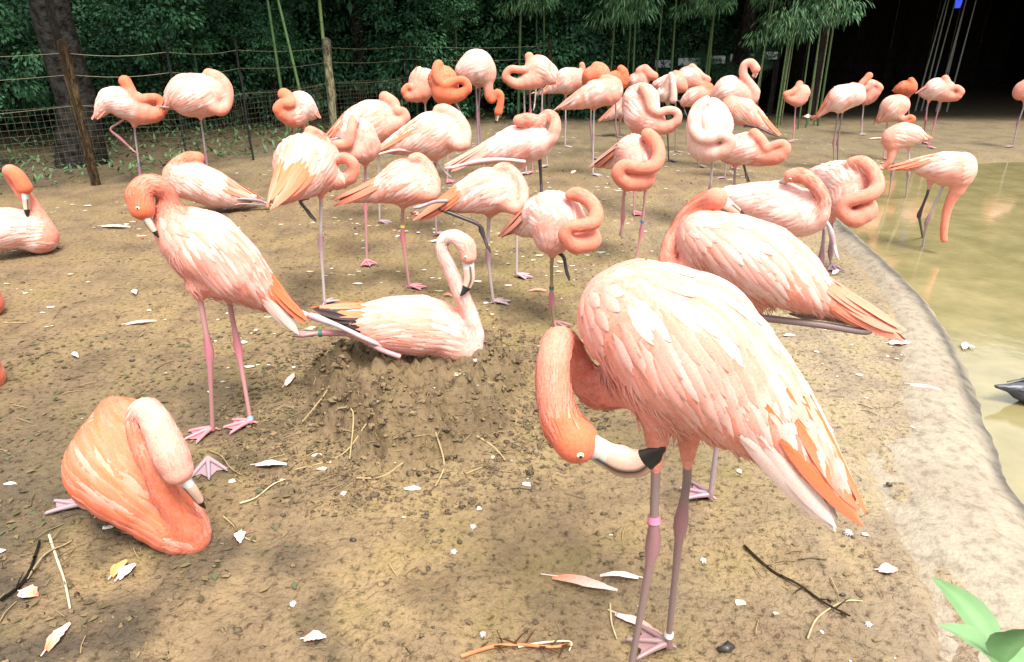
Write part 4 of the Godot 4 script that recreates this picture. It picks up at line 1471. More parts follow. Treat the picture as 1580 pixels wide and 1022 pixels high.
func build_background() -> void:
	var green := [Color(0.036, 0.125, 0.050), Color(0.046, 0.150, 0.055), Color(0.030, 0.105, 0.046)]
	var feathery := [Color(0.06, 0.16, 0.06), Color(0.085, 0.185, 0.07), Color(0.045, 0.125, 0.05)]
	var c_tree := [crown_mesh(101, Vector3(2.3, 1.7, 2.3), 240, 60, Vector2(0.19, 0.12), green, 0.4, 0.55), crown_mesh(102, Vector3(2.5, 1.5, 2.2), 240, 60, Vector2(0.18, 0.11), green, 0.4, 0.6)]
	var c_shrub := [crown_mesh(111, Vector3(0.95, 1.0, 0.85), 100, 110, Vector2(0.068, 0.036), green, 0.5, 0.25), crown_mesh(112, Vector3(0.9, 1.1, 0.9), 100, 110, Vector2(0.062, 0.032), green, 0.5, 0.25), crown_mesh(113, Vector3(0.8, 0.8, 0.8), 90, 80, Vector2(0.065, 0.042), green, 0.5, 0.2)]
	var c_bam := [crown_mesh(121, Vector3(0.75, 0.85, 0.7), 60, 46, Vector2(0.15, 0.017), feathery, 1.3, 0.24), crown_mesh(122, Vector3(0.9, 0.6, 0.8), 60, 46, Vector2(0.14, 0.016), green, 1.2, 0.25)]
	var t_big := trunk_mesh(6.5, 0.21, 7, Color(0.040, 0.034, 0.031), 131)
	var t_mid := trunk_mesh(5.2, 0.15, 7, Color(0.055, 0.045, 0.038), 132)
	var s_stem := trunk_mesh(1.3, 0.03, 6, Color(0.06, 0.045, 0.03), 133)
	rng.seed = 900
	# trees whose crowns shade the grove
	plant("tree", "thick dark-barked tree rising just behind the leaning fence post", "tree", c_tree[0], t_big, Vector3(-4.75, 0, -7.6), 5.9, Vector3(0.8, 0.8, 0.8), 0.4, "")
	var k := 0
	for q in [[-11.5, -6.2], [-10.0, -13.4], [-2.5, -12.2], [-7.2, -16.5], [-0.6, -13.6], [1.7, -12.9], [4.1, -13.0], [6.3, -22.5], [9.2, -23.0], [15.5, -11.0], [-9.6, -12.0], [-2.2, -16.0], [2.6, -16.2], [4.3, -17.6], [15.5, -15.5], [-6.8, -17.0], [0.3, -19.5], [3.0, -21.5], [-4.0, -20.5], [11.0, -24.0]]:
		plant("tree", "dark leafy tree with its crown over the grove behind the flock", "tree", c_tree[k % 2], t_mid, Vector3(q[0], ground_at(q[0], q[1]), q[1]), rnd(4.0, 4.7), Vector3(rnd(1.1, 1.45), rnd(1.0, 1.3), rnd(1.1, 1.45)), rnd(0, TAU), "trees over the grove")
		k += 1
	# shrubs along the back
	k = 0
	for row in 4:
		for i in 17:
			var x := -10.5 + i * 1.33 + rnd(-0.4, 0.4) + (0.6 if row % 2 else 0.0)
			var z := -12.6 - row * 1.3 + rnd(-0.35, 0.35)
			if x < -3.2: z += clampf((-3.2 - x) * 0.55, 0.0, 3.4)
			if x > 5.0 and row < 2: continue
			if x > 2.3 and row < 1: continue
			if x > 4.5: continue
			plant("shrub", "dark leafy shrub in the thicket behind the flock", "shrub", c_shrub[k % 2], s_stem, Vector3(x, ground_at(x, z), z), rnd(0.8, 1.15), Vector3(rnd(1.0, 1.4), rnd(1.0, 1.5), rnd(1.0, 1.3)), rnd(0, TAU), "shrubs of the thicket")
			k += 1
	for q in [[-6.15, -8.9, 1.35, 1.0, "bright green leafy bush left of the thick trunk, catching the light"], [-5.7, -7.3, 0.75, 0.5, "small bright green bush at the corner beyond the near netting"], [-4.95, -10.3, 1.7, 0.95, "light green bush right of the thick trunk, above the fence wires"], [-3.6, -11.0, 1.25, 0.6, "light green bush behind the far fence post"], [-0.95, -11.7, 1.85, 0.6, "sunlit green sprays at the top of the thicket behind the flock"]]:
		plant("bush", q[4], "bush", c_shrub[2], s_stem, Vector3(q[0], 0, q[1]), q[2], Vector3.ONE * (q[3] as float), rnd(0, TAU), "")
	# bamboo
	var cane := Color(0.055, 0.105, 0.035)
	var dim := Color(0.05, 0.085, 0.03)
	bamboo("tall straight bright green bamboo stem beside the far fence post", Vector3(-2.6, 0, -10.2), 5.0, 0.028, Vector2(0.0, -0.01), Color(0.11, 0.16, 0.05), c_bam[0])
	bamboo("slim green bamboo stem slanting behind the small deep orange flamingo", Vector3(-2.75, 0, -9.6), 4.6, 0.022, Vector2(-0.12, -0.02), cane, c_bam[0])
	bamboo("slim green bamboo stem upright behind the small deep orange flamingo", Vector3(-3.15, 0, -9.9), 4.8, 0.022, Vector2(-0.03, -0.02), cane, c_bam[1])
	for q in [[-0.9, -11.9, 0.0], [0.1, -11.8, 0.02], [0.45, -12.2, -0.03], [1.6, -11.9, 0.02], [1.95, -12.3, 0.0], [2.35, -11.9, 0.01], [2.6, -11.8, -0.02], [-1.6, -12.0, 0.04], [3.1, -11.7, 0.02], [-4.6, -10.6, 0.02], [0.9, -12.4, 0.01]]:
		bamboo("thin green bamboo stem in the dark grove behind the flock", Vector3(q[0], 0, q[1]), rnd(4.2, 5.2), rnd(0.018, 0.026), Vector2(q[2], 0.0), mixc(dim, cane, rng.randf()), c_bam[k % 2])
		k += 1
	for i in 9:
		bamboo("thin stem of the bamboo clump beside the dark shelter", Vector3(3.75 + i * 0.13 + rnd(-0.05, 0.05), 0, -11.1 + rnd(-0.3, 0.3)), rnd(2.2, 3.0), 0.014, Vector2(rnd(-0.05, 0.05), 0.0), mixc(dim, Color(0.14, 0.16, 0.07), rng.randf()), null, "stems of the bamboo clump by the shelter")
	for q in [[4.0, 1.75, -11.0, 0.75, "feathery drooping bamboo foliage hanging above the thin stems, topmost lit spray"], [4.55, 1.95, -10.8, 0.7, "feathery bamboo foliage reaching towards the dark shelter"], [1.7, 2.05, -11.3, 0.8, "pale bamboo foliage hanging over the middle of the flock"], [2.9, 2.1, -11.3, 0.7, "dim bamboo foliage above the hook-necked flamingo"], [0.3, 2.15, -11.6, 0.7, "small bamboo spray hanging behind the tall ring-necked flamingo"]]:
		var o := thing("bamboo_spray", q[4], "bamboo", Vector3(q[0], 0, q[2]))
		var st := Buf.new()
		var hh: float = q[1] + 0.7
		tube(st, PackedVector3Array([Vector3(0.25, -0.1, -0.3), Vector3(0.2, hh * 0.6, -0.25), Vector3(0.1, hh, -0.1), Vector3(-0.05, hh * 0.98, 0.1)]), PackedFloat32Array([0.02, 0.016, 0.01, 0.004]), PackedColorArray([dim, dim, cane, cane]), 7)
		part("stem", st.mesh(M.cane), o)
		var f := part("foliage", c_bam[0], o)
		f.position.y = q[1]
		f.scale = Vector3.ONE * (q[3] as float)
	# the pale bundle of canes in front of the shelter
	for i in 6:
		bamboo("pale dry cane of the upright bundle before the dark shelter", Vector3(7.62 + i * 0.10 + rnd(-0.02, 0.02), 0, -13.4 + rnd(-0.1, 0.1)), 2.5, 0.017, Vector2(0.02 + rnd(-0.02, 0.03), 0.0), Color(0.16, 0.165, 0.15), null, "dry canes before the shelter")
	shelter()
	fence()
	for q in [[2.75, -12.55, 0.62, 0.42], [3.3, -12.6, 0.92, 0.30], [3.75, -12.5, 0.70, 0.36], [4.3, -12.6, 0.98, 0.34]]:
		plant("shrub", "wispy green shrub growing up in front of the added pale boards in the grove", "shrub", c_bam[1], s_stem, Vector3(q[0], 0, q[1]), q[2], Vector3.ONE * (q[3] as float), rnd(0, TAU), "wispy shrubs before the pale boards")
	# low green cover beyond the fence
	var cov := Buf.new()
	rng.seed = 77
	for j in 16000:
		var x := rnd(-10.0, 3.0)
		var z := rnd(-14.0, -3.0)
		var s := fence_side(x, z)
		if s < 0.08 or s > 3.5: continue
		var clump := noise_c.get_noise_2d(x * 40.0, z * 40.0)
		if clump < -0.15: continue
		var y := ground_at(x, z)
		var d := (rand_dir() * Vector3(1, 0.3, 1) + UP * 0.55).normalized()
		var n := (UP - d * d.y).normalized()
		leaf_at(cov, Vector3(x, y + rnd(0.0, 0.16) * (0.4 + clump), z), d, n, rnd(0.05, 0.13), rnd(0.015, 0.045), mixc(Color(0.035, 0.085, 0.03), Color(0.06, 0.13, 0.038), rng.randf()))
	var cover := struct("ground_cover", cov.mesh(M.leaf), "stuff")
	meta(cover, "low dark green plants covering the ground beyond the wire fence", "ground cover")
	# added pale boards, standing in for bright glints between the stems
	var pw := thing("bright_gap_boards", "added pale board rail standing in for bright gaps in the grove, above the flock", "rail", Vector3(3.65, 0.0, -13.1))
	for m in 5:
		var pb := Buf.new()
		box(pb, Vector3(-0.95 + m * 0.47, 0.84 + 0.035 * m, 0), Vector3([0.28, 0.40, 0.33, 0.44, 0.30][m], 0.13, 0.04), Color(0.66, 0.70, 0.72))
		part("board", pb.mesh(M.plain), pw)
	for m in 3:
		var cb := Buf.new()
		box(cb, Vector3(-1.1 + m * 1.1, 0.5, -0.08), Vector3(0.1, 1.1, 0.1), Color(0.06, 0.05, 0.04))
		part("post", cb.mesh(M.wood), pw)


func box(b: Buf, c: Vector3, s: Vector3, col: Color) -> void:
	var h := s * 0.5
	var e := minf(0.008, minf(h.x, minf(h.y, h.z)) * 0.4)
	for ax in 3:
		for sg in [-1.0, 1.0]:
			var n := Vector3.ZERO
			n[ax] = sg
			var u := Vector3.ZERO
			u[(ax + 1) % 3] = h[(ax + 1) % 3] - e
			var w := Vector3.ZERO
			w[(ax + 2) % 3] = h[(ax + 2) % 3] - e
			var o: Vector3 = c + n * h[ax]
			var i := b.put(o - u - w, col, n)
			b.put(o + u - w, col, n); b.put(o + u + w, col, n); b.put(o - u + w, col, n)
			if sg > 0: b.quad(i, i + 3, i + 2, i + 1)
			else: b.quad(i, i + 1, i + 2, i + 3)
	# chamfers
	for ax in 3:
		var a1 := (ax + 1) % 3
		var a2 := (ax + 2) % 3
		for s1 in [-1.0, 1.0]:
			for s2 in [-1.0, 1.0]:
				var n2 := Vector3.ZERO
				n2[a1] = s1; n2[a2] = s2
				n2 = n2.normalized()
				var l := Vector3.ZERO
				l[ax] = h[ax] - e
				var p1 := c
				p1[a1] += s1 * h[a1]; p1[a2] += s2 * (h[a2] - e)
				var p2 := c
				p2[a1] += s1 * (h[a1] - e); p2[a2] += s2 * h[a2]
				var i2 := b.put(p1 - l, col, n2)
				b.put(p1 + l, col, n2); b.put(p2 + l, col, n2); b.put(p2 - l, col, n2)
				if s1 * s2 > 0: b.quad(i2, i2 + 3, i2 + 2, i2 + 1)
				else: b.quad(i2, i2 + 1, i2 + 2, i2 + 3)


func shelter() -> void:
	var s := thing("shelter", "large dark timber shelter with an open front behind the pool", "shelter", Vector3(9.6, 0, -12.4))
	var w := 9.0
	var depth := 8.5
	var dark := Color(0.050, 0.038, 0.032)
	var n := 0
	var x := -w / 2.0
	rng.seed = 55
	while x < w / 2.0:      # boards of the back wall
		var pw := rnd(0.17, 0.22)
		var b := Buf.new()
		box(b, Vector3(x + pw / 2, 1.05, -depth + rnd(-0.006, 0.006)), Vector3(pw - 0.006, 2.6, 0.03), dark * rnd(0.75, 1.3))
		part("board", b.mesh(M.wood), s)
		x += pw
		n += 1
	for sx in [-1.0, 1.0]:
		var z := -depth
		while z < -0.4:
			var b2 := Buf.new()
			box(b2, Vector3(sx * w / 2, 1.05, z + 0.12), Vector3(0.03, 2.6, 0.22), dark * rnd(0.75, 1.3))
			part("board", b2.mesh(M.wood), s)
			z += 0.226
	for k in [0, 3]:
		var pb := Buf.new()
		box(pb, Vector3(-w / 2 + 0.1 + k * (w - 0.2) / 3.0, 0.95, 0.0), Vector3(0.14, 2.1, 0.14), dark)
		part("post", pb.mesh(M.wood), s)
	var rb := Buf.new()
	box(rb, Vector3(0, 2.40, -depth / 2 + 0.5), Vector3(w + 0.8, 0.10, depth + 1.8), dark)
	part("roof", rb.mesh(M.wood), s)
	var bm := Buf.new()
	box(bm, Vector3(0, 2.17, 0), Vector3(w, 0.34, 0.10), dark)
	part("beam", bm.mesh(M.wood), s)
	var l := thing("added_blue_cloth", "added blue scrap of cloth standing in for a blue spot under the shelter roof", "cloth", Vector3(6.58, 1.79, -11.15))  # added scrap and cord, coloured to stand in for a blue spot
	var lb := Buf.new()
	for j in 9:
		for i in 5:
			lb.put(Vector3((i - 2) * 0.026 * (1.0 - 0.03 * j), -j * 0.014, 0.012 * sin(i * 1.6 + j * 0.4)), Color(0.02, 0.05, 0.55), Vector3(0, 0, 1))
	for j in 8:
		for i in 4: lb.quad(j * 5 + i, j * 5 + i + 1, j * 5 + i + 6, j * 5 + i + 5)
	part("cloth", lb.mesh(M.plain), l)
	var cb := Buf.new()
	tube(cb, PackedVector3Array([Vector3(0, -0.01, 0), Vector3(0, 0.3, 0), Vector3(0, 0.56, 0)]), PackedFloat32Array([0.004, 0.004, 0.004]), PackedColorArray([dark, dark, dark]), 6)
	part("cord", cb.mesh(M.plain), l)


func fence() -> void:
	var hgt := 1.22
	var tops := PackedVector3Array()
	var label := ["near wooden fence post at the picture's edge", "leaning wooden fence post with a rough brown foot, beside the ring-necked flamingo", "thin corner post of the wire fence behind the hanging-necked flamingo", "thin stake of the wire fence behind the small orange flamingo", "pale weathered fence post beside the bright bamboo stem", "thin stake at the end of the wire fence in the grove", "last fence post lost in the dark grove"]
	for k in range(1, FENCE.size()):
		var q := FENCE[k]
		var thick: float = [0.04, 0.046, 0.012, 0.012, 0.055, 0.014, 0.03][k - 1]
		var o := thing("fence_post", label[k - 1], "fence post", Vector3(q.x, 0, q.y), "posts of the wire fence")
		var b := Buf.new()
		var c: Color = [Color(0.10, 0.07, 0.045), Color(0.12, 0.082, 0.045), Color(0.06, 0.06, 0.06), Color(0.06, 0.06, 0.06), Color(0.30, 0.27, 0.17), Color(0.06, 0.06, 0.06), Color(0.1, 0.08, 0.06)][k - 1]  # leaning post set darker overall, shade carried in its brown
		rng.seed = 60 + k
		var pts := PackedVector3Array()
		var rad := PackedFloat32Array()
		var cols := PackedColorArray()
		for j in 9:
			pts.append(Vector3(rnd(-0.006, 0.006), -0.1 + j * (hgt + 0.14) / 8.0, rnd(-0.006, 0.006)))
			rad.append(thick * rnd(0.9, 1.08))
			cols.append(c * rnd(0.8, 1.15) if j < 7 else c * 0.6)  # post tops darkened: shade painted into the wood colour
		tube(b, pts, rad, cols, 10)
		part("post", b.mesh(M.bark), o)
		tops.append(Vector3(q.x, 0, q.y))
	var grey := Color(0.19, 0.17, 0.115)
	for y in [1.16, 0.98, 0.72]:
		var b2 := Buf.new()
		var pts2 := PackedVector3Array()
		var all := [Vector3(FENCE[0].x, 0, FENCE[0].y)]
		for t in tops: all.append(t)
		for k in all.size() - 1:
			for s in 6:
				var f := s / 6.0
				pts2.append((all[k] as Vector3).lerp(all[k + 1], f) + Vector3(0, y - 0.03 * sin(PI * f), 0.0))
		pts2.append(tops[tops.size() - 1] + Vector3(0, y, 0))
		var r2 := PackedFloat32Array()
		var c2 := PackedColorArray()
		for k in pts2.size():
			r2.append(0.0022); c2.append(grey)
		tube(b2, pts2, r2, c2, 5)
		var w := thing("fence_wire", {1.16: "topmost thin wire strung between the fence posts", 0.98: "second thin wire strung below the top wire of the fence", 0.72: "lowest plain wire of the fence, along the top of the netting"}[y], "wire", Vector3.ZERO, "wires of the fence")
		part("wire", b2.mesh(M.wire), w)
	# wire netting on the lower half
	var net := Buf.new()
	rng.seed = 99
	var grid := 0.052
	for k in FENCE.size() - 2:
		var a := Vector3(FENCE[k].x, 0, FENCE[k].y)
		var e := Vector3(FENCE[k + 1].x, 0, FENCE[k + 1].y)
		var l := a.distance_to(e)
		var d := (e - a) / l
		var side := d.cross(UP)
		var nn := int(l / grid)
		for j in nn + 1:
			var p := a + d * (j * l / nn)
			var off := side * (0.035 * sin(j * 0.4 + k)) 
			strand(net, p + off + Vector3(0, 0.0, 0), p + off * 1.4 + Vector3(0, 0.72, 0), 0.0009, grey)
		var rows := int(0.72 / grid)
		for j in rows + 1:
			var y2 := j * 0.72 / rows
			var segs := maxi(3, int(l / 0.4))
			for s in segs:
				var i0 := s * l / segs
				var i1 := (s + 1) * l / segs
				strand(net, a + d * i0 + side * (0.035 * sin(i0 / l * nn * 0.4 + k)) + Vector3(0, y2, 0), a + d * i1 + side * (0.035 * sin(i1 / l * nn * 0.4 + k)) + Vector3(0, y2 + rnd(-0.006, 0.006), 0), 0.0009, grey)
	var nt := thing("fence_netting", "fine wire netting along the bottom of the fence", "netting")
	part("netting", net.mesh(M.wire), nt, "stuff")


func strand(b: Buf, p: Vector3, q: Vector3, r: float, c: Color) -> void:
	var d := (q - p).normalized()
	var f := frame(d)
	var i := b.v.size()
	for e in [p, q]:
		for j in 3:
			var a := TAU * j / 3.0
			var n: Vector3 = f[0] * cos(a) + f[1] * sin(a)
			b.put(e + n * r, c, n)
	for j in 3:
		b.quad(i + j, i + 3 + j, i + 3 + (j + 1) % 3, i + (j + 1) % 3)


# ================================================================ small things on the ground
func on_ground(x: float, z: float, up := 0.0) -> Vector3:
	return Vector3(x, ground_at(x, z) + up, z)


func fallen(label: String, x: float, z: float, turn: float, length: float, width: float, c0: Color, c1: Color, curl := 0.5, called := "fallen_feather", cat := "feather", y := -99.0) -> void:
	var at := on_ground(x, z, 0.004)
	if y > -90.0: at.y = y
	var o := thing(called, label, cat, at, "feathers lying on the mud")
	o.rotation.y = turn
	rng.seed = hash(label)
	var b := Buf.new()
	var segs := 10
	for k in segs + 1:
		var t := k / float(segs)
		var w := width * 0.5 * sin(PI * clampf(t * 0.92 + 0.1, 0.0, 1.0)) + 0.001
		var bend := Vector3(length * 0.35 * curl * t * t, 0.012 * sin(PI * t) + 0.006, length * t)
		var c := c0.lerp(c1, t)
		var s := Vector3(1, 0, -0.7 * curl * t).normalized()
		b.put(bend - s * w * rnd(0.75, 1.1) + Vector3(0, -0.004, 0), mixc(c, WHITE, 0.2), Vector3(-0.3, 1, 0).normalized())
		b.put(bend + Vector3(0, 0.003, 0), c, UP)
		b.put(bend + s * w * rnd(0.75, 1.1) + Vector3(0, -0.004, 0), mixc(c, WHITE, 0.2), Vector3(0.3, 1, 0).normalized())
		if k:
			var i := k * 3
			b.quad(i - 3, i, i + 1, i - 2)
			b.quad(i - 2, i + 1, i + 2, i - 1)
	part("vane", b.mesh(M.vane), o)
	var qb := Buf.new()
	tube(qb, PackedVector3Array([Vector3(0, 0.004, -length * 0.18), Vector3(0, 0.011, 0.02), Vector3(length * 0.09 * curl, 0.02, length * 0.5), Vector3(length * 0.30 * curl, 0.012, length * 0.93)]), PackedFloat32Array([0.0016, 0.0018, 0.0012, 0.0005]), PackedColorArray([WHITE, WHITE, WHITE, WHITE]), 5)
	part("quill", qb.mesh(M.skin), o)


func tuft(label: String, x: float, z: float, r: float, c: Color, y := -99.0) -> void:
	var at := on_ground(x, z, 0.002)
	if y > -90.0: at.y = y
	var o := thing("down_tuft", label, "down", at, "tufts of down on the mud")
	rng.seed = hash(label)
	var b := Buf.new()
	for k in 170:
		var a := rnd(0, TAU)
		var d := Vector3(cos(a), rnd(0.05, 1.3), sin(a)).normalized()
		var s := d.cross(UP).normalized() * r * 0.07
		var l := r * rnd(0.3, 0.85)
		var i := b.put(-s, c, UP)
		b.put(s, c, UP)
		b.put(d * l * 0.6 + s * 0.8, c, d)
		b.put(d * l + Vector3(0, -l * 0.25, 0), mixc(c, Color(1, 1, 1), 0.2), d)
		b.put(d * l * 0.6 - s * 0.8, c, d)
		b.quad(i, i + 1, i + 2, i + 4)
		b.tri(i + 4, i + 2, i + 3)
	part("barbs", b.mesh(M.vane), o)


func twig(label: String, pts: Array, r: float, c: Color, cat := "twig", called := "twig", forks := 0) -> void:
	var o := thing(called, label, cat, on_ground(pts[0], pts[1]), "twigs and stalks on the mud")
	rng.seed = hash(label)
	var p := PackedVector3Array()
	var rad := PackedFloat32Array()
	var cols := PackedColorArray()
	var base := o.position
	for k in range(0, pts.size(), 2):
		p.append(on_ground(pts[k], pts[k + 1], r * 1.1 + rnd(0.0, 0.008)) - base)
		rad.append(r * lerpf(1.0, 0.5, float(k) / pts.size()))
	var sm: Array = catmull(p, rad, 5)
	for k in sm[0].size(): cols.append(c * rnd(0.75, 1.2))
	var b := Buf.new()
	tube(b, sm[0], sm[1], cols, 7)
	part("stalk", b.mesh(M.plain if c.g > 0.15 else M.bark), o)
	for f in forks:
		var q: Vector3 = sm[0][int(lerpf(3, sm[0].size() - 2, (f + 0.5) / forks))]
		var d := Vector3(rnd(-1, 1), rnd(0.1, 0.5), rnd(-1, 1)).normalized()
		var fb := Buf.new()
		var l := rnd(0.02, 0.06)
		tube(fb, PackedVector3Array([q, q + d * l * 0.5, q + d * l + Vector3(0, -0.006, 0)]), PackedFloat32Array([r * 0.5, r * 0.35, r * 0.15]), PackedColorArray([c, c, c]), 5)
		part("side_shoot", fb.mesh(M.bark), o)


func multi(called: String, label: String, cat: String, mesh: Mesh, xf: Array, cols: Array) -> void:
	var mm := MultiMesh.new()
	mm.transform_format = MultiMesh.TRANSFORM_3D
	mm.use_colors = true
	mm.mesh = mesh
	mm.instance_count = xf.size()
	for k in xf.size():
		mm.set_instance_transform(k, xf[k])
		mm.set_instance_color(k, cols[k])
	var o := MultiMeshInstance3D.new()
	o.name = numbered(called)
	o.multimesh = mm
	add_child(o)
	meta(o, label, cat, "", "stuff")


func build_litter() -> void:
	rng.seed = 4242
	# crumbs of mud
	var cb := Buf.new()
	var ids := []
	for k in 5:
		for j in 7:
			var th := PI * k / 4.0
			var a := TAU * j / 7.0
			var d := Vector3(sin(th) * cos(a), cos(th) * 0.7, sin(th) * sin(a))
			ids.append(cb.put(d * rnd(0.45, 1.3), Color.WHITE, (d + rand_dir() * 0.5).normalized()))
	for k in 4:
		for j in 7: cb.quad(k * 7 + j, k * 7 + (j + 1) % 7, (k + 1) * 7 + (j + 1) % 7, (k + 1) * 7 + j)
	var crumb := cb.mesh(M.plain)
	var xf := []
	var cols := []
	for k in 26000:
		var x := rnd(-3.2, 2.0)
		var z := -pow(rnd(0.0, 1.0), 1.5) * 6.5 - 0.9
		if k % 3 == 0:
			var a := rnd(0, TAU)
			var rr := 0.2 + 0.55 * sqrt(rng.randf())
			x = NEST.x + cos(a) * rr
			z = NEST.y + sin(a) * rr
		if absf(x) > 0.35 - z * 0.85: continue
		if x > 0.8 and to_shore(Vector2(x, z)) < 0.55: continue
		var dens := noise_c.get_noise_2d(x * 30.0, z * 30.0)
		if k % 3 and dens < rnd(-0.35, 0.5): continue
		if k % 6 == 0: continue
		var s := 0.0022 + 0.008 * pow(rng.randf(), 4.0)
		if k % 3 == 0: s *= 1.25
		xf.append(Transform3D(Basis(rand_dir(), rnd(0, TAU)).scaled(Vector3(s * rnd(0.7, 1.5), s * rnd(0.5, 1.0), s)), on_ground(x, z, s * 0.1)))
		var c := mixc(Color(0.20, 0.14, 0.075), Color(0.07, 0.052, 0.034), rng.randf())
		cols.append(c)
	for k in 520:
		var a := rnd(0, TAU)
		var rr := rnd(0.26, 0.62)
		var x := NEST.x + cos(a) * rr
		var z := NEST.y + sin(a) * rr
		var s := rnd(0.005, 0.014)
		xf.append(Transform3D(Basis(rand_dir(), rnd(0, TAU)).scaled(Vector3(s * rnd(0.7, 1.5), s * rnd(0.5, 1.0), s)), on_ground(x, z, s * 0.05)))
		cols.append(mixc(Color(0.19, 0.135, 0.075), Color(0.09, 0.066, 0.04), rng.randf()))
	multi("mud_crumbs", "crumbs and clods of dried mud over the bank and the nest mound", "mud crumbs", crumb, xf, cols)
	# white flecks of down and droppings
	var fb := Buf.new()
	for k in 10:
		var a := TAU * k / 10.0
		fb.put(Vector3(cos(a) * rnd(0.55, 1.1), 0, sin(a) * rnd(0.4, 0.9)), Color.WHITE, UP)
	var mid := fb.put(Vector3(0, 0.16, 0), Color.WHITE, UP)
	for k in 10: fb.tri(mid, k, (k + 1) % 10)
	var fleck := fb.mesh(M.plain)
	xf = []
	cols = []
	for k in 7000:
		var x := rnd(-4.0, 4.2)
		var z := -pow(rng.randf(), 1.1) * 10.0 - 0.85
		if absf(x) > 0.4 - z * 0.82: continue
		if fence_side(x, z) > -0.1: continue
		if x > 0.8 and to_shore(Vector2(x, z)) < 0.06: continue
		var dens := noise_c.get_noise_2d(x * 26.0 + 70.0, z * 26.0) + 0.35 * exp(-pow((x - 0.4) / 1.6, 2.0) - pow((z + 3.6) / 1.8, 2.0))
		if dens < rnd(-0.05, 0.6): continue
		var s := 0.004 + 0.013 * pow(rng.randf(), 2.5)
		if z < -2.6: s *= 1.5
		elif k % 2: continue
		xf.append(Transform3D(Basis(UP, rnd(0, TAU)).scaled(Vector3(s * rnd(0.7, 2.2), s * 0.8, s)), on_ground(x, z, 0.003)))
		cols.append(mixc(Color(0.32, 0.31, 0.21), Color(0.56, 0.56, 0.52), pow(rng.randf(), 1.8)) if rng.randf() < 0.9 else Color(0.62, 0.34, 0.24))
	multi("down_flecks", "white flecks of down and droppings scattered over the mud", "flecks", fleck, xf, cols)
	# chopped straw and bits of stalk
	var sb := Buf.new()
	strand(sb, Vector3(-0.5, 0, 0), Vector3(0.1, 0.05, 0.04), 0.03, Color.WHITE)
	strand(sb, Vector3(0.1, 0.05, 0.04), Vector3(0.5, 0, 0), 0.028, Color.WHITE)
	var straw := sb.mesh(M.plain)
	xf = []
	cols = []
	for k in 1500:
		var x := rnd(-2.6, 1.5)
		var z := rnd(-4.2, -0.9)
		if k % 2:
			var a := rnd(0, TAU)
			var rr := 0.22 + 0.4 * sqrt(rng.randf())
			x = NEST.x + cos(a) * rr
			z = NEST.y + sin(a) * rr
		elif noise_c.get_noise_2d(x * 30.0 - 50.0, z * 30.0) < 0.05 and x > -0.9: continue
		if x > 0.9 and to_shore(Vector2(x, z)) < 0.3: continue
		var s := rnd(0.02, 0.07) * (0.8 if k % 2 else 1.1)
		xf.append(Transform3D(Basis(UP, rnd(0, TAU)).rotated(Vector3(1, 0, 0), rnd(-0.15, 0.15)).scaled(Vector3(s, s, s)), on_ground(x, z, 0.005)))
		cols.append(mixc(Color(0.30, 0.22, 0.11), Color(0.09, 0.065, 0.04), rng.randf()))
	multi("straw_bits", "bits of straw and stalk littering the mud and the nest mound", "straw", straw, xf, cols)
	# dead leaves on the near bank
	var lb := Buf.new()
	leaf_at(lb, Vector3.ZERO, Vector3(0, 0.1, 1).normalized(), UP, 1.0, 0.5, Color.WHITE)
	var dead := lb.mesh(M.plain)
	xf = []
	cols = []
	for k in 4200:
		var x := rnd(-3.0, -0.45)
		var z := rnd(-3.0, -0.85)
		if rng.randf() < smoothstep(-1.35, -0.5, x + 0.25 * (z + 1.2)) * 0.97: continue
		if noise_c.get_noise_2d(x * 40.0, z * 40.0 + 20.0) < rnd(-0.3, 0.3): continue
		var s := rnd(0.008, 0.036)
		xf.append(Transform3D(Basis(UP, rnd(0, TAU)).scaled(Vector3.ONE * s), on_ground(x, z, 0.004)))
		cols.append(mixc(Color(0.05, 0.045, 0.022), Color(0.16, 0.115, 0.055), rng.randf()) if rng.randf() < 0.85 else Color(0.07, 0.085, 0.04))
	multi("leaf_litter", "small dead leaves lying on the darker bank", "leaf litter", dead, xf, cols)
	fallen("upright white feather on open mud behind the flamingo with the dark green leg ring", 0.613, -7.079, 2.70, 0.160, 0.050, WHITE, WHITE, 0.40)
	fallen("small white feather lying left of the preening flamingo on two pink legs", -2.078, -3.535, 0.40, 0.070, 0.030, WHITE, WHITE, 0.50)
	fallen("curved white and orange feather under the tail side of the dark mud hollow", -1.887, -3.076, 1.60, 0.130, 0.030, WHITE, PINK, 0.90)
	fallen("small white feather on the dark mud below the two edge flamingos", -1.946, -2.736, 0.70, 0.060, 0.022, WHITE, WHITE, 0.50)
	fallen("long orange-based white feather in front of the big preening flamingo", 0.105, -1.378, 1.25, 0.170, 0.035, FLAME, WHITE, 0.10)
	fallen("white shaggy feather lying across its neighbour near the big flamingo's foot", 0.330, -1.380, -1.70, 0.100, 0.020, WHITE, WHITE, 0.20)
	fallen("orange and white feather under the big flamingo's toes", 0.255, -1.264, 0.90, 0.120, 0.025, WHITE, PINK, 0.30)
	fallen("yellow-brown frond-like feather below the curled flamingo", -1.045, -1.378, 2.90, 0.060, 0.030, Color(0.5, 0.25, 0.06), Color(0.55, 0.32, 0.12), 0.20)
	fallen("grey-white barred feather below the curled flamingo, beside the yellow-brown one", -1.022, -1.368, 2.70, 0.055, 0.035, Color(0.5, 0.47, 0.5), WHITE, 0.20)
	fallen("cupped orange and white feather on the dark litter near the corner", -1.249, -1.328, 1.20, 0.055, 0.045, WHITE, FLAME, 0.40)
	fallen("orange and white feather on end at the bottom corner", -1.068, -1.143, 3.00, 0.080, 0.030, FLAME, WHITE, 0.10)
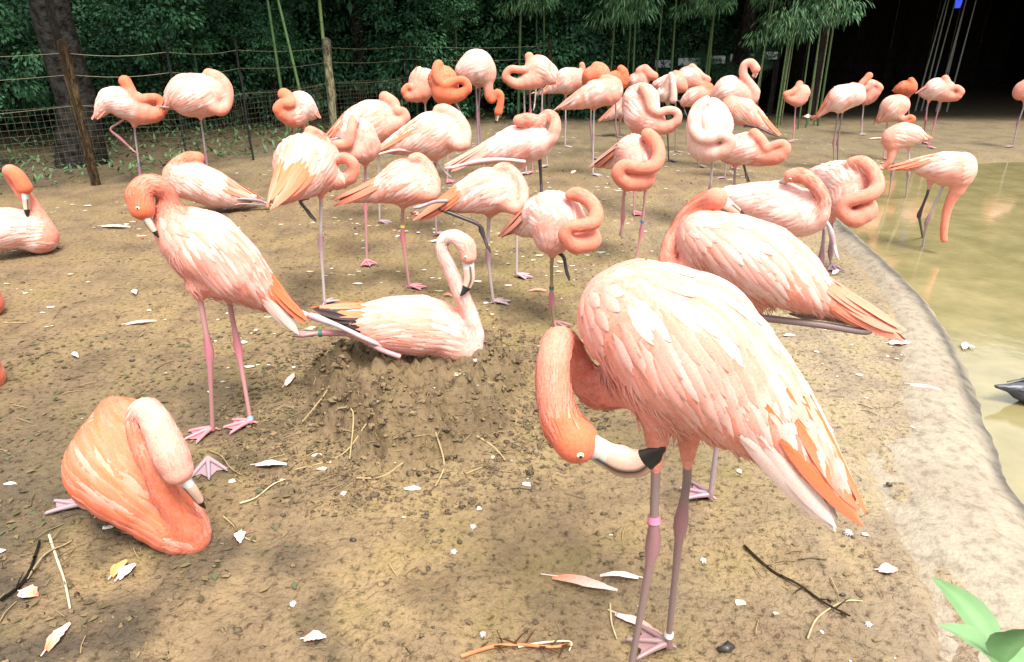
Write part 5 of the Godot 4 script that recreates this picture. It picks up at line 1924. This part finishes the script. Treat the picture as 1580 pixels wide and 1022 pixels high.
	fallen("cupped pink and white feather beside the crack along the pool rim", 0.968, -1.403, 1.40, 0.050, 0.035, WHITE, PINK, 0.40)
	fallen("fluffy white feather on the pool rim behind the stretched leg", 1.737, -2.861, 1.50, 0.100, 0.060, WHITE, WHITE, 0.10)
	fallen("white feather floating on the tan water near the rim", 2.089, -2.861, 2.40, 0.070, 0.030, WHITE, WHITE, 0.50, "fallen_feather", "feather", -0.03)
	fallen("long white feather pointing over the pool rim", 1.614, -2.449, 0.90, 0.130, 0.025, WHITE, WHITE, 0.20)
	fallen("white feather with a bent quill at the waterline near the edge of the picture", 1.477, -1.650, 2.90, 0.090, 0.020, WHITE, WHITE, 0.60)
	fallen("white feather lying flat on the middle of the pool rim", 1.408, -1.620, 1.30, 0.050, 0.030, WHITE, WHITE, 0.30)
	fallen("two-toned white feather by the side of the nest mound", -0.910, -2.421, 2.80, 0.100, 0.030, WHITE, PALE, 0.90)
	fallen("pale tan feather with frayed tip right of the curled flamingo", -0.842, -1.883, 1.50, 0.100, 0.030, PALE, WHITE, 0.30)
	fallen("white feather with fallen barbs right of the curled flamingo, lowest of three", -0.772, -1.557, 0.20, 0.050, 0.030, WHITE, WHITE, 0.30)
	fallen("small orange feather between the nest and the one-legged flamingos", -0.368, -3.494, 1.00, 0.050, 0.020, FLAME, PINK, 0.30)
	fallen("orange feather lying flat beside the green-ringed leg", 0.100, -3.535, 1.50, 0.090, 0.020, PINK, PINK, 0.10)
	fallen("crescent of white feather on the far mud under the tall white flamingo", 4.906, -9.616, 1.20, 0.220, 0.040, WHITE, WHITE, 1.20)
	fallen("white feather on the wet mud beside the lifted dark foot", 1.897, -3.834, 2.30, 0.090, 0.030, WHITE, WHITE, 0.30)
	fallen("white feather pale on the mud below the salmon tail", 0.432, -3.247, 1.40, 0.080, 0.040, WHITE, WHITE, 0.20)
	fallen("white feather behind the nest flamingo's head", -0.559, -4.570, 1.60, 0.120, 0.050, WHITE, WHITE, 0.20)
	fallen("white feather left of the ring-footed leg, flat on the mud", -3.018, -4.916, 1.40, 0.220, 0.050, WHITE, WHITE, 0.20)
	fallen("white feather lying in front of the small pink foot", -2.517, -4.737, 1.50, 0.140, 0.030, WHITE, WHITE, 0.40)
	fallen("pink and white fluffy feather near the bottom of the picture, on bare mud", -0.484, -1.173, 1.60, 0.050, 0.030, PINK, WHITE, 0.20)
	tuft("round white tuft of down on the mud, nearest the nest mound's foot", -0.135, -2.256, 0.016, Color(0.72, 0.68, 0.66))
	tuft("white tuft of down by the right foot of the nest mound", -0.109, -2.421, 0.016, Color(0.72, 0.68, 0.66))
	tuft("white tuft of down in the open middle of the mud", -0.112, -1.577, 0.017, Color(0.72, 0.68, 0.66))
	tuft("orange-white tuft of down on the mud in the middle", -0.159, -1.470, 0.016, Color(0.72, 0.68, 0.66))
	tuft("white tuft of down near the bottom, beside the dark hollow", -0.069, -1.195, 0.013, Color(0.72, 0.68, 0.66))
	tuft("small white tuft of down low on the left bank", -0.544, -1.285, 0.014, Color(0.72, 0.68, 0.66))
	tuft("white tuft of down on the bank above the orange root", -0.455, -2.048, 0.016, Color(0.72, 0.68, 0.66))
	tuft("white tuft right of the big flamingo's bill", 0.518, -1.452, 0.016, Color(0.72, 0.68, 0.66))
	tuft("pink-white tuft below the big flamingo's tail", 0.953, -1.549, 0.020, Color(0.72, 0.68, 0.66))
	tuft("white tuft of down beyond the belly of the big flamingo", 0.856, -1.224, 0.015, Color(0.72, 0.68, 0.66))
	tuft("fluffy white tuft floating in the tan water", 2.132, -2.883, 0.030, Color(0.72, 0.68, 0.66), -0.032)
	twig("long brown twig lying beside the big flamingo's feet", [0.642, -1.496, 0.687, -1.408, 0.734, -1.350, 0.773, -1.285, 0.814, -1.234], 0.0040, Color(0.13, 0.085, 0.05), "twig", "twig", 5)
	twig("thin pale stalk beside the long brown twig", [0.690, -1.176, 0.743, -1.244, 0.821, -1.285, 0.875, -1.296], 0.0025, Color(0.36, 0.28, 0.16), "twig", "twig", 2)
	twig("reddish root with fine side shoots lying near the bottom edge", [-0.115, -1.126, -0.045, -1.151, 0.015, -1.162, 0.090, -1.158, 0.136, -1.165], 0.0050, Color(0.42, 0.15, 0.07), "root", "root", 12)
	twig("pale bent straw beside the reddish root", [0.015, -1.158, 0.076, -1.173, 0.136, -1.176, 0.131, -1.147], 0.0030, Color(0.45, 0.40, 0.27), "twig", "twig", 3)
	twig("thin feather shaft standing on the mud by the big flamingo's toes", [0.246, -1.296, 0.241, -1.234, 0.247, -1.186], 0.0025, Color(0.42, 0.34, 0.2), "twig", "twig", 1)
	twig("long pale stalk lying among the dark litter", [-1.309, -1.541, -1.228, -1.445, -1.157, -1.362, -1.083, -1.264], 0.0040, Color(0.42, 0.36, 0.25), "twig", "twig", 2)
	twig("dark stick lying on the litter left of the long pale stalk", [-1.276, -1.296, -1.267, -1.350, -1.274, -1.408, -1.318, -1.514], 0.0050, Color(0.06, 0.05, 0.04), "twig", "twig", 5)
	twig("crooked straw reaching across the dark litter", [-1.265, -1.373, -1.264, -1.452, -1.238, -1.496, -1.227, -1.514], 0.0030, Color(0.24, 0.19, 0.11), "twig", "twig", 3)
	twig("tangle of straw right of the curled flamingo, longest stalk", [-0.846, -1.620, -0.801, -1.585, -0.751, -1.530, -0.715, -1.514], 0.0025, Color(0.30, 0.24, 0.14), "twig", "twig", 4)
	twig("straw stalk arching beside the pink feet", [-1.022, -1.958, -0.972, -1.928, -0.920, -1.864, -0.871, -1.829], 0.0030, Color(0.22, 0.16, 0.09), "twig", "twig", 3)
	twig("pale dry stalk in front of the nest mound's shadowed side", [-0.823, -1.686, -0.783, -1.712, -0.757, -1.784, -0.724, -1.811], 0.0030, Color(0.45, 0.36, 0.22), "twig", "twig", 3)
	twig("thin stalk on the mud left of the two edge flamingos", [-2.504, -3.092, -2.458, -3.101, -2.394, -3.101], 0.0030, Color(0.3, 0.22, 0.12), "twig", "twig", 0)
	for q in [[-0.62, -2.12, 0.9, 0.22], [-0.50, -2.02, 2.2, 0.26], [-0.25, -1.92, 1.2, 0.16], [-0.12, -2.0, 0.5, 0.14], [-0.66, -2.3, 1.9, 0.18], [-0.35, -1.84, 2.7, 0.15]]:
		twig("dry straw strand trodden into the side of the nest mound", [q[0], q[1], q[0] + cos(q[2]) * q[3] * 0.5, q[1] + sin(q[2]) * q[3] * 0.35, q[0] + cos(q[2] + 0.3) * q[3], q[1] + sin(q[2] + 0.3) * q[3]], 0.0035, Color(0.33, 0.25, 0.13), "straw", "straw", 2)
	tag_stones()
	leaves_plant()
	duck()


const PLANT := [[-0.100, 0.476, -0.011, -0.111, 0.481, -0.166, 0.050], [-0.109, 0.481, -0.003, -0.175, 0.505, -0.045, 0.040], [-0.109, 0.484, 0.007, -0.108, 0.579, 0.032, 0.060], [-0.105, 0.480, 0.009, -0.170, 0.533, 0.106, 0.060], [-0.105, 0.476, -0.000, 0.007, 0.424, -0.011, 0.060]]


func leaves_plant() -> void:
	var o := thing("plant", "pale green broad-leaved plant poking in at the bottom corner by the pool rim", "plant", on_ground(0.80, -0.70))
	var stem := Buf.new()
	var c := Color(0.11, 0.20, 0.085)
	tube(stem, PackedVector3Array([Vector3(0, -0.05, 0), Vector3(-0.03, 0.17, 0.0), Vector3(-0.07, 0.35, 0.0), Vector3(-0.105, 0.478, 0.0)]), PackedFloat32Array([0.007, 0.006, 0.005, 0.003]), PackedColorArray([c, c, c, c]), 8)
	part("stem", stem.mesh(M.leaf), o)
	rng.seed = 5
	for q in PLANT:
		var b := Buf.new()
		var root := Vector3(q[0], q[1], q[2])
		var d := Vector3(q[3], q[4], q[5]) - root
		var l := d.length()
		d /= l
		var s := d.cross(UP).normalized()
		var n := s.cross(d).normalized()
		for k in 11:
			var t := k / 10.0
			var w: float = q[6] * 0.5 * pow(sin(PI * pow(t, 0.8)), 0.9) + 0.0015
			var p := root + d * l * t + n * l * 0.10 * sin(PI * t)
			for j in 5:
				var u := (j - 2) / 2.0
				b.put(p + s * w * u + n * w * (0.28 * absf(u) + 0.05 * sin(k * 2.2 + u * 2.0)), c * (1.0 + (0.18 if j == 2 else 0.0)) * rnd(0.93, 1.06), n, Vector2(u, t))
			if k:
				for j in 4:
					var i := k * 5 + j
					b.quad(i - 5, i - 4, i + 1, i)
		b.smooth()
		for k in b.n.size():
			if b.n[k].dot(n) < 0.0: b.n[k] = -b.n[k]
		part("leaf", b.mesh(M.leaf), o)


func duck() -> void:
	var o := thing("duck", "dark duck swimming half out of the picture, tail raised, beside the pool rim", "duck", Vector3(2.17, -0.035, -2.36))
	var tp := PackedVector3Array([Vector3(0.17, 0.055, 0.03), Vector3(0.08, 0.05, 0.02), Vector3(-0.06, 0.045, 0.0), Vector3(-0.17, 0.05, -0.01)])
	var tr := PackedFloat32Array([0.05, 0.078, 0.072, 0.03])
	grid_for(AABB(Vector3(-0.32, -0.06, -0.14), Vector3(0.72, 0.36, 0.30)), 0.009)
	var a: Array = catmull(tp, tr, 3)
	add_chain(a[0], a[1], 0.03)
	add_chain(PackedVector3Array([Vector3(-0.14, 0.055, -0.01), Vector3(-0.21, 0.065, -0.01), Vector3(-0.27, 0.072, -0.012)]), PackedFloat32Array([0.035, 0.02, 0.008]), 0.03)
	add_chain(PackedVector3Array([Vector3(0.15, 0.08, 0.03), Vector3(0.21, 0.15, 0.04), Vector3(0.22, 0.20, 0.045), Vector3(0.25, 0.205, 0.05)]), PackedFloat32Array([0.045, 0.03, 0.035, 0.03]), 0.03)
	var b := nets()
	for k in b.v.size():
		var p := b.v[k]
		var s := noise_b.get_noise_3d(p.x * 40.0, p.y * 130.0, p.z * 130.0)
		b.c[k] = mixc(Color(0.030, 0.033, 0.042), Color(0.055, 0.062, 0.085), s + 0.4)
	var m := ArrayMesh.new()
	b.onto(m, M.skin)
	var bb := Buf.new()
	var c := Color(0.35, 0.22, 0.05)
	tube(bb, PackedVector3Array([Vector3(0.27, 0.20, 0.052), Vector3(0.30, 0.195, 0.057), Vector3(0.335, 0.19, 0.06)]), PackedFloat32Array([0.016, 0.012, 0.007]), PackedColorArray([c, c, c]), 10, Vector3(0, 0, 1), 1.5)
	bb.onto(m, M.skin)
	part("body", m, o)
	rng.seed = 31
	for k in 14:
		var fb := Buf.new()
		var sd := -1.0 if k % 2 else 1.0
		var f := Vector3(lerpf(0.06, -0.12, k / 14.0), 0.11, sd * rnd(0.02, 0.055))
		for it in 3: f -= grad(f) * field(f)
		feather(fb, f, Vector3(-1, 0.02, sd * 0.1), rnd(0.09, 0.13), 0.03, 0.002, 0.008, Color(0.03, 0.033, 0.04), Color(0.07, 0.08, 0.10))
		part("feather", fb.mesh(M.vane), o)


func tag_stones() -> void:
	stone("dark round pebble below the big flamingo's tail", 1.197, -1.794, 0.014)
	stone("dark pebble by the twig near the pool rim crack", 0.835, -1.317, 0.009)
	stone("dark pebble on the middle of the bare mud", -0.445, -1.522, 0.011)
	stone("grey flint at the bottom beside the big flamingo's feet", 0.492, -1.149, 0.022)
	stone("dark stone in the shaded hollow left of the preening flamingo", -1.642, -2.658, 0.016)


func stone(label: String, x: float, z: float, r: float) -> void:
	var b := Buf.new()
	rng.seed = hash(label)
	for k in 7:
		for j in 10:
			var th := PI * k / 6.0
			var a := TAU * j / 10.0
			var d := Vector3(sin(th) * cos(a), cos(th) * 0.45, sin(th) * sin(a) * 0.75)
			var q := r * 0.8 * (1.0 + 0.9 * noise_b.get_noise_3d(d.x * 1.1 + x * 9.0, d.y * 1.1, d.z * 1.1))
			b.put(d * q, Color(0.062, 0.054, 0.050) * rnd(0.7, 1.3), d.normalized())
	for k in 6:
		for j in 10: b.quad(k * 10 + j, k * 10 + (j + 1) % 10, (k + 1) * 10 + (j + 1) % 10, (k + 1) * 10 + j)
	var o := part(numbered("stone"), b.mesh(M.skin), self)
	o.position = on_ground(x, z, r * 0.3)
	meta(o, label, "stone", "dark stones on the mud")
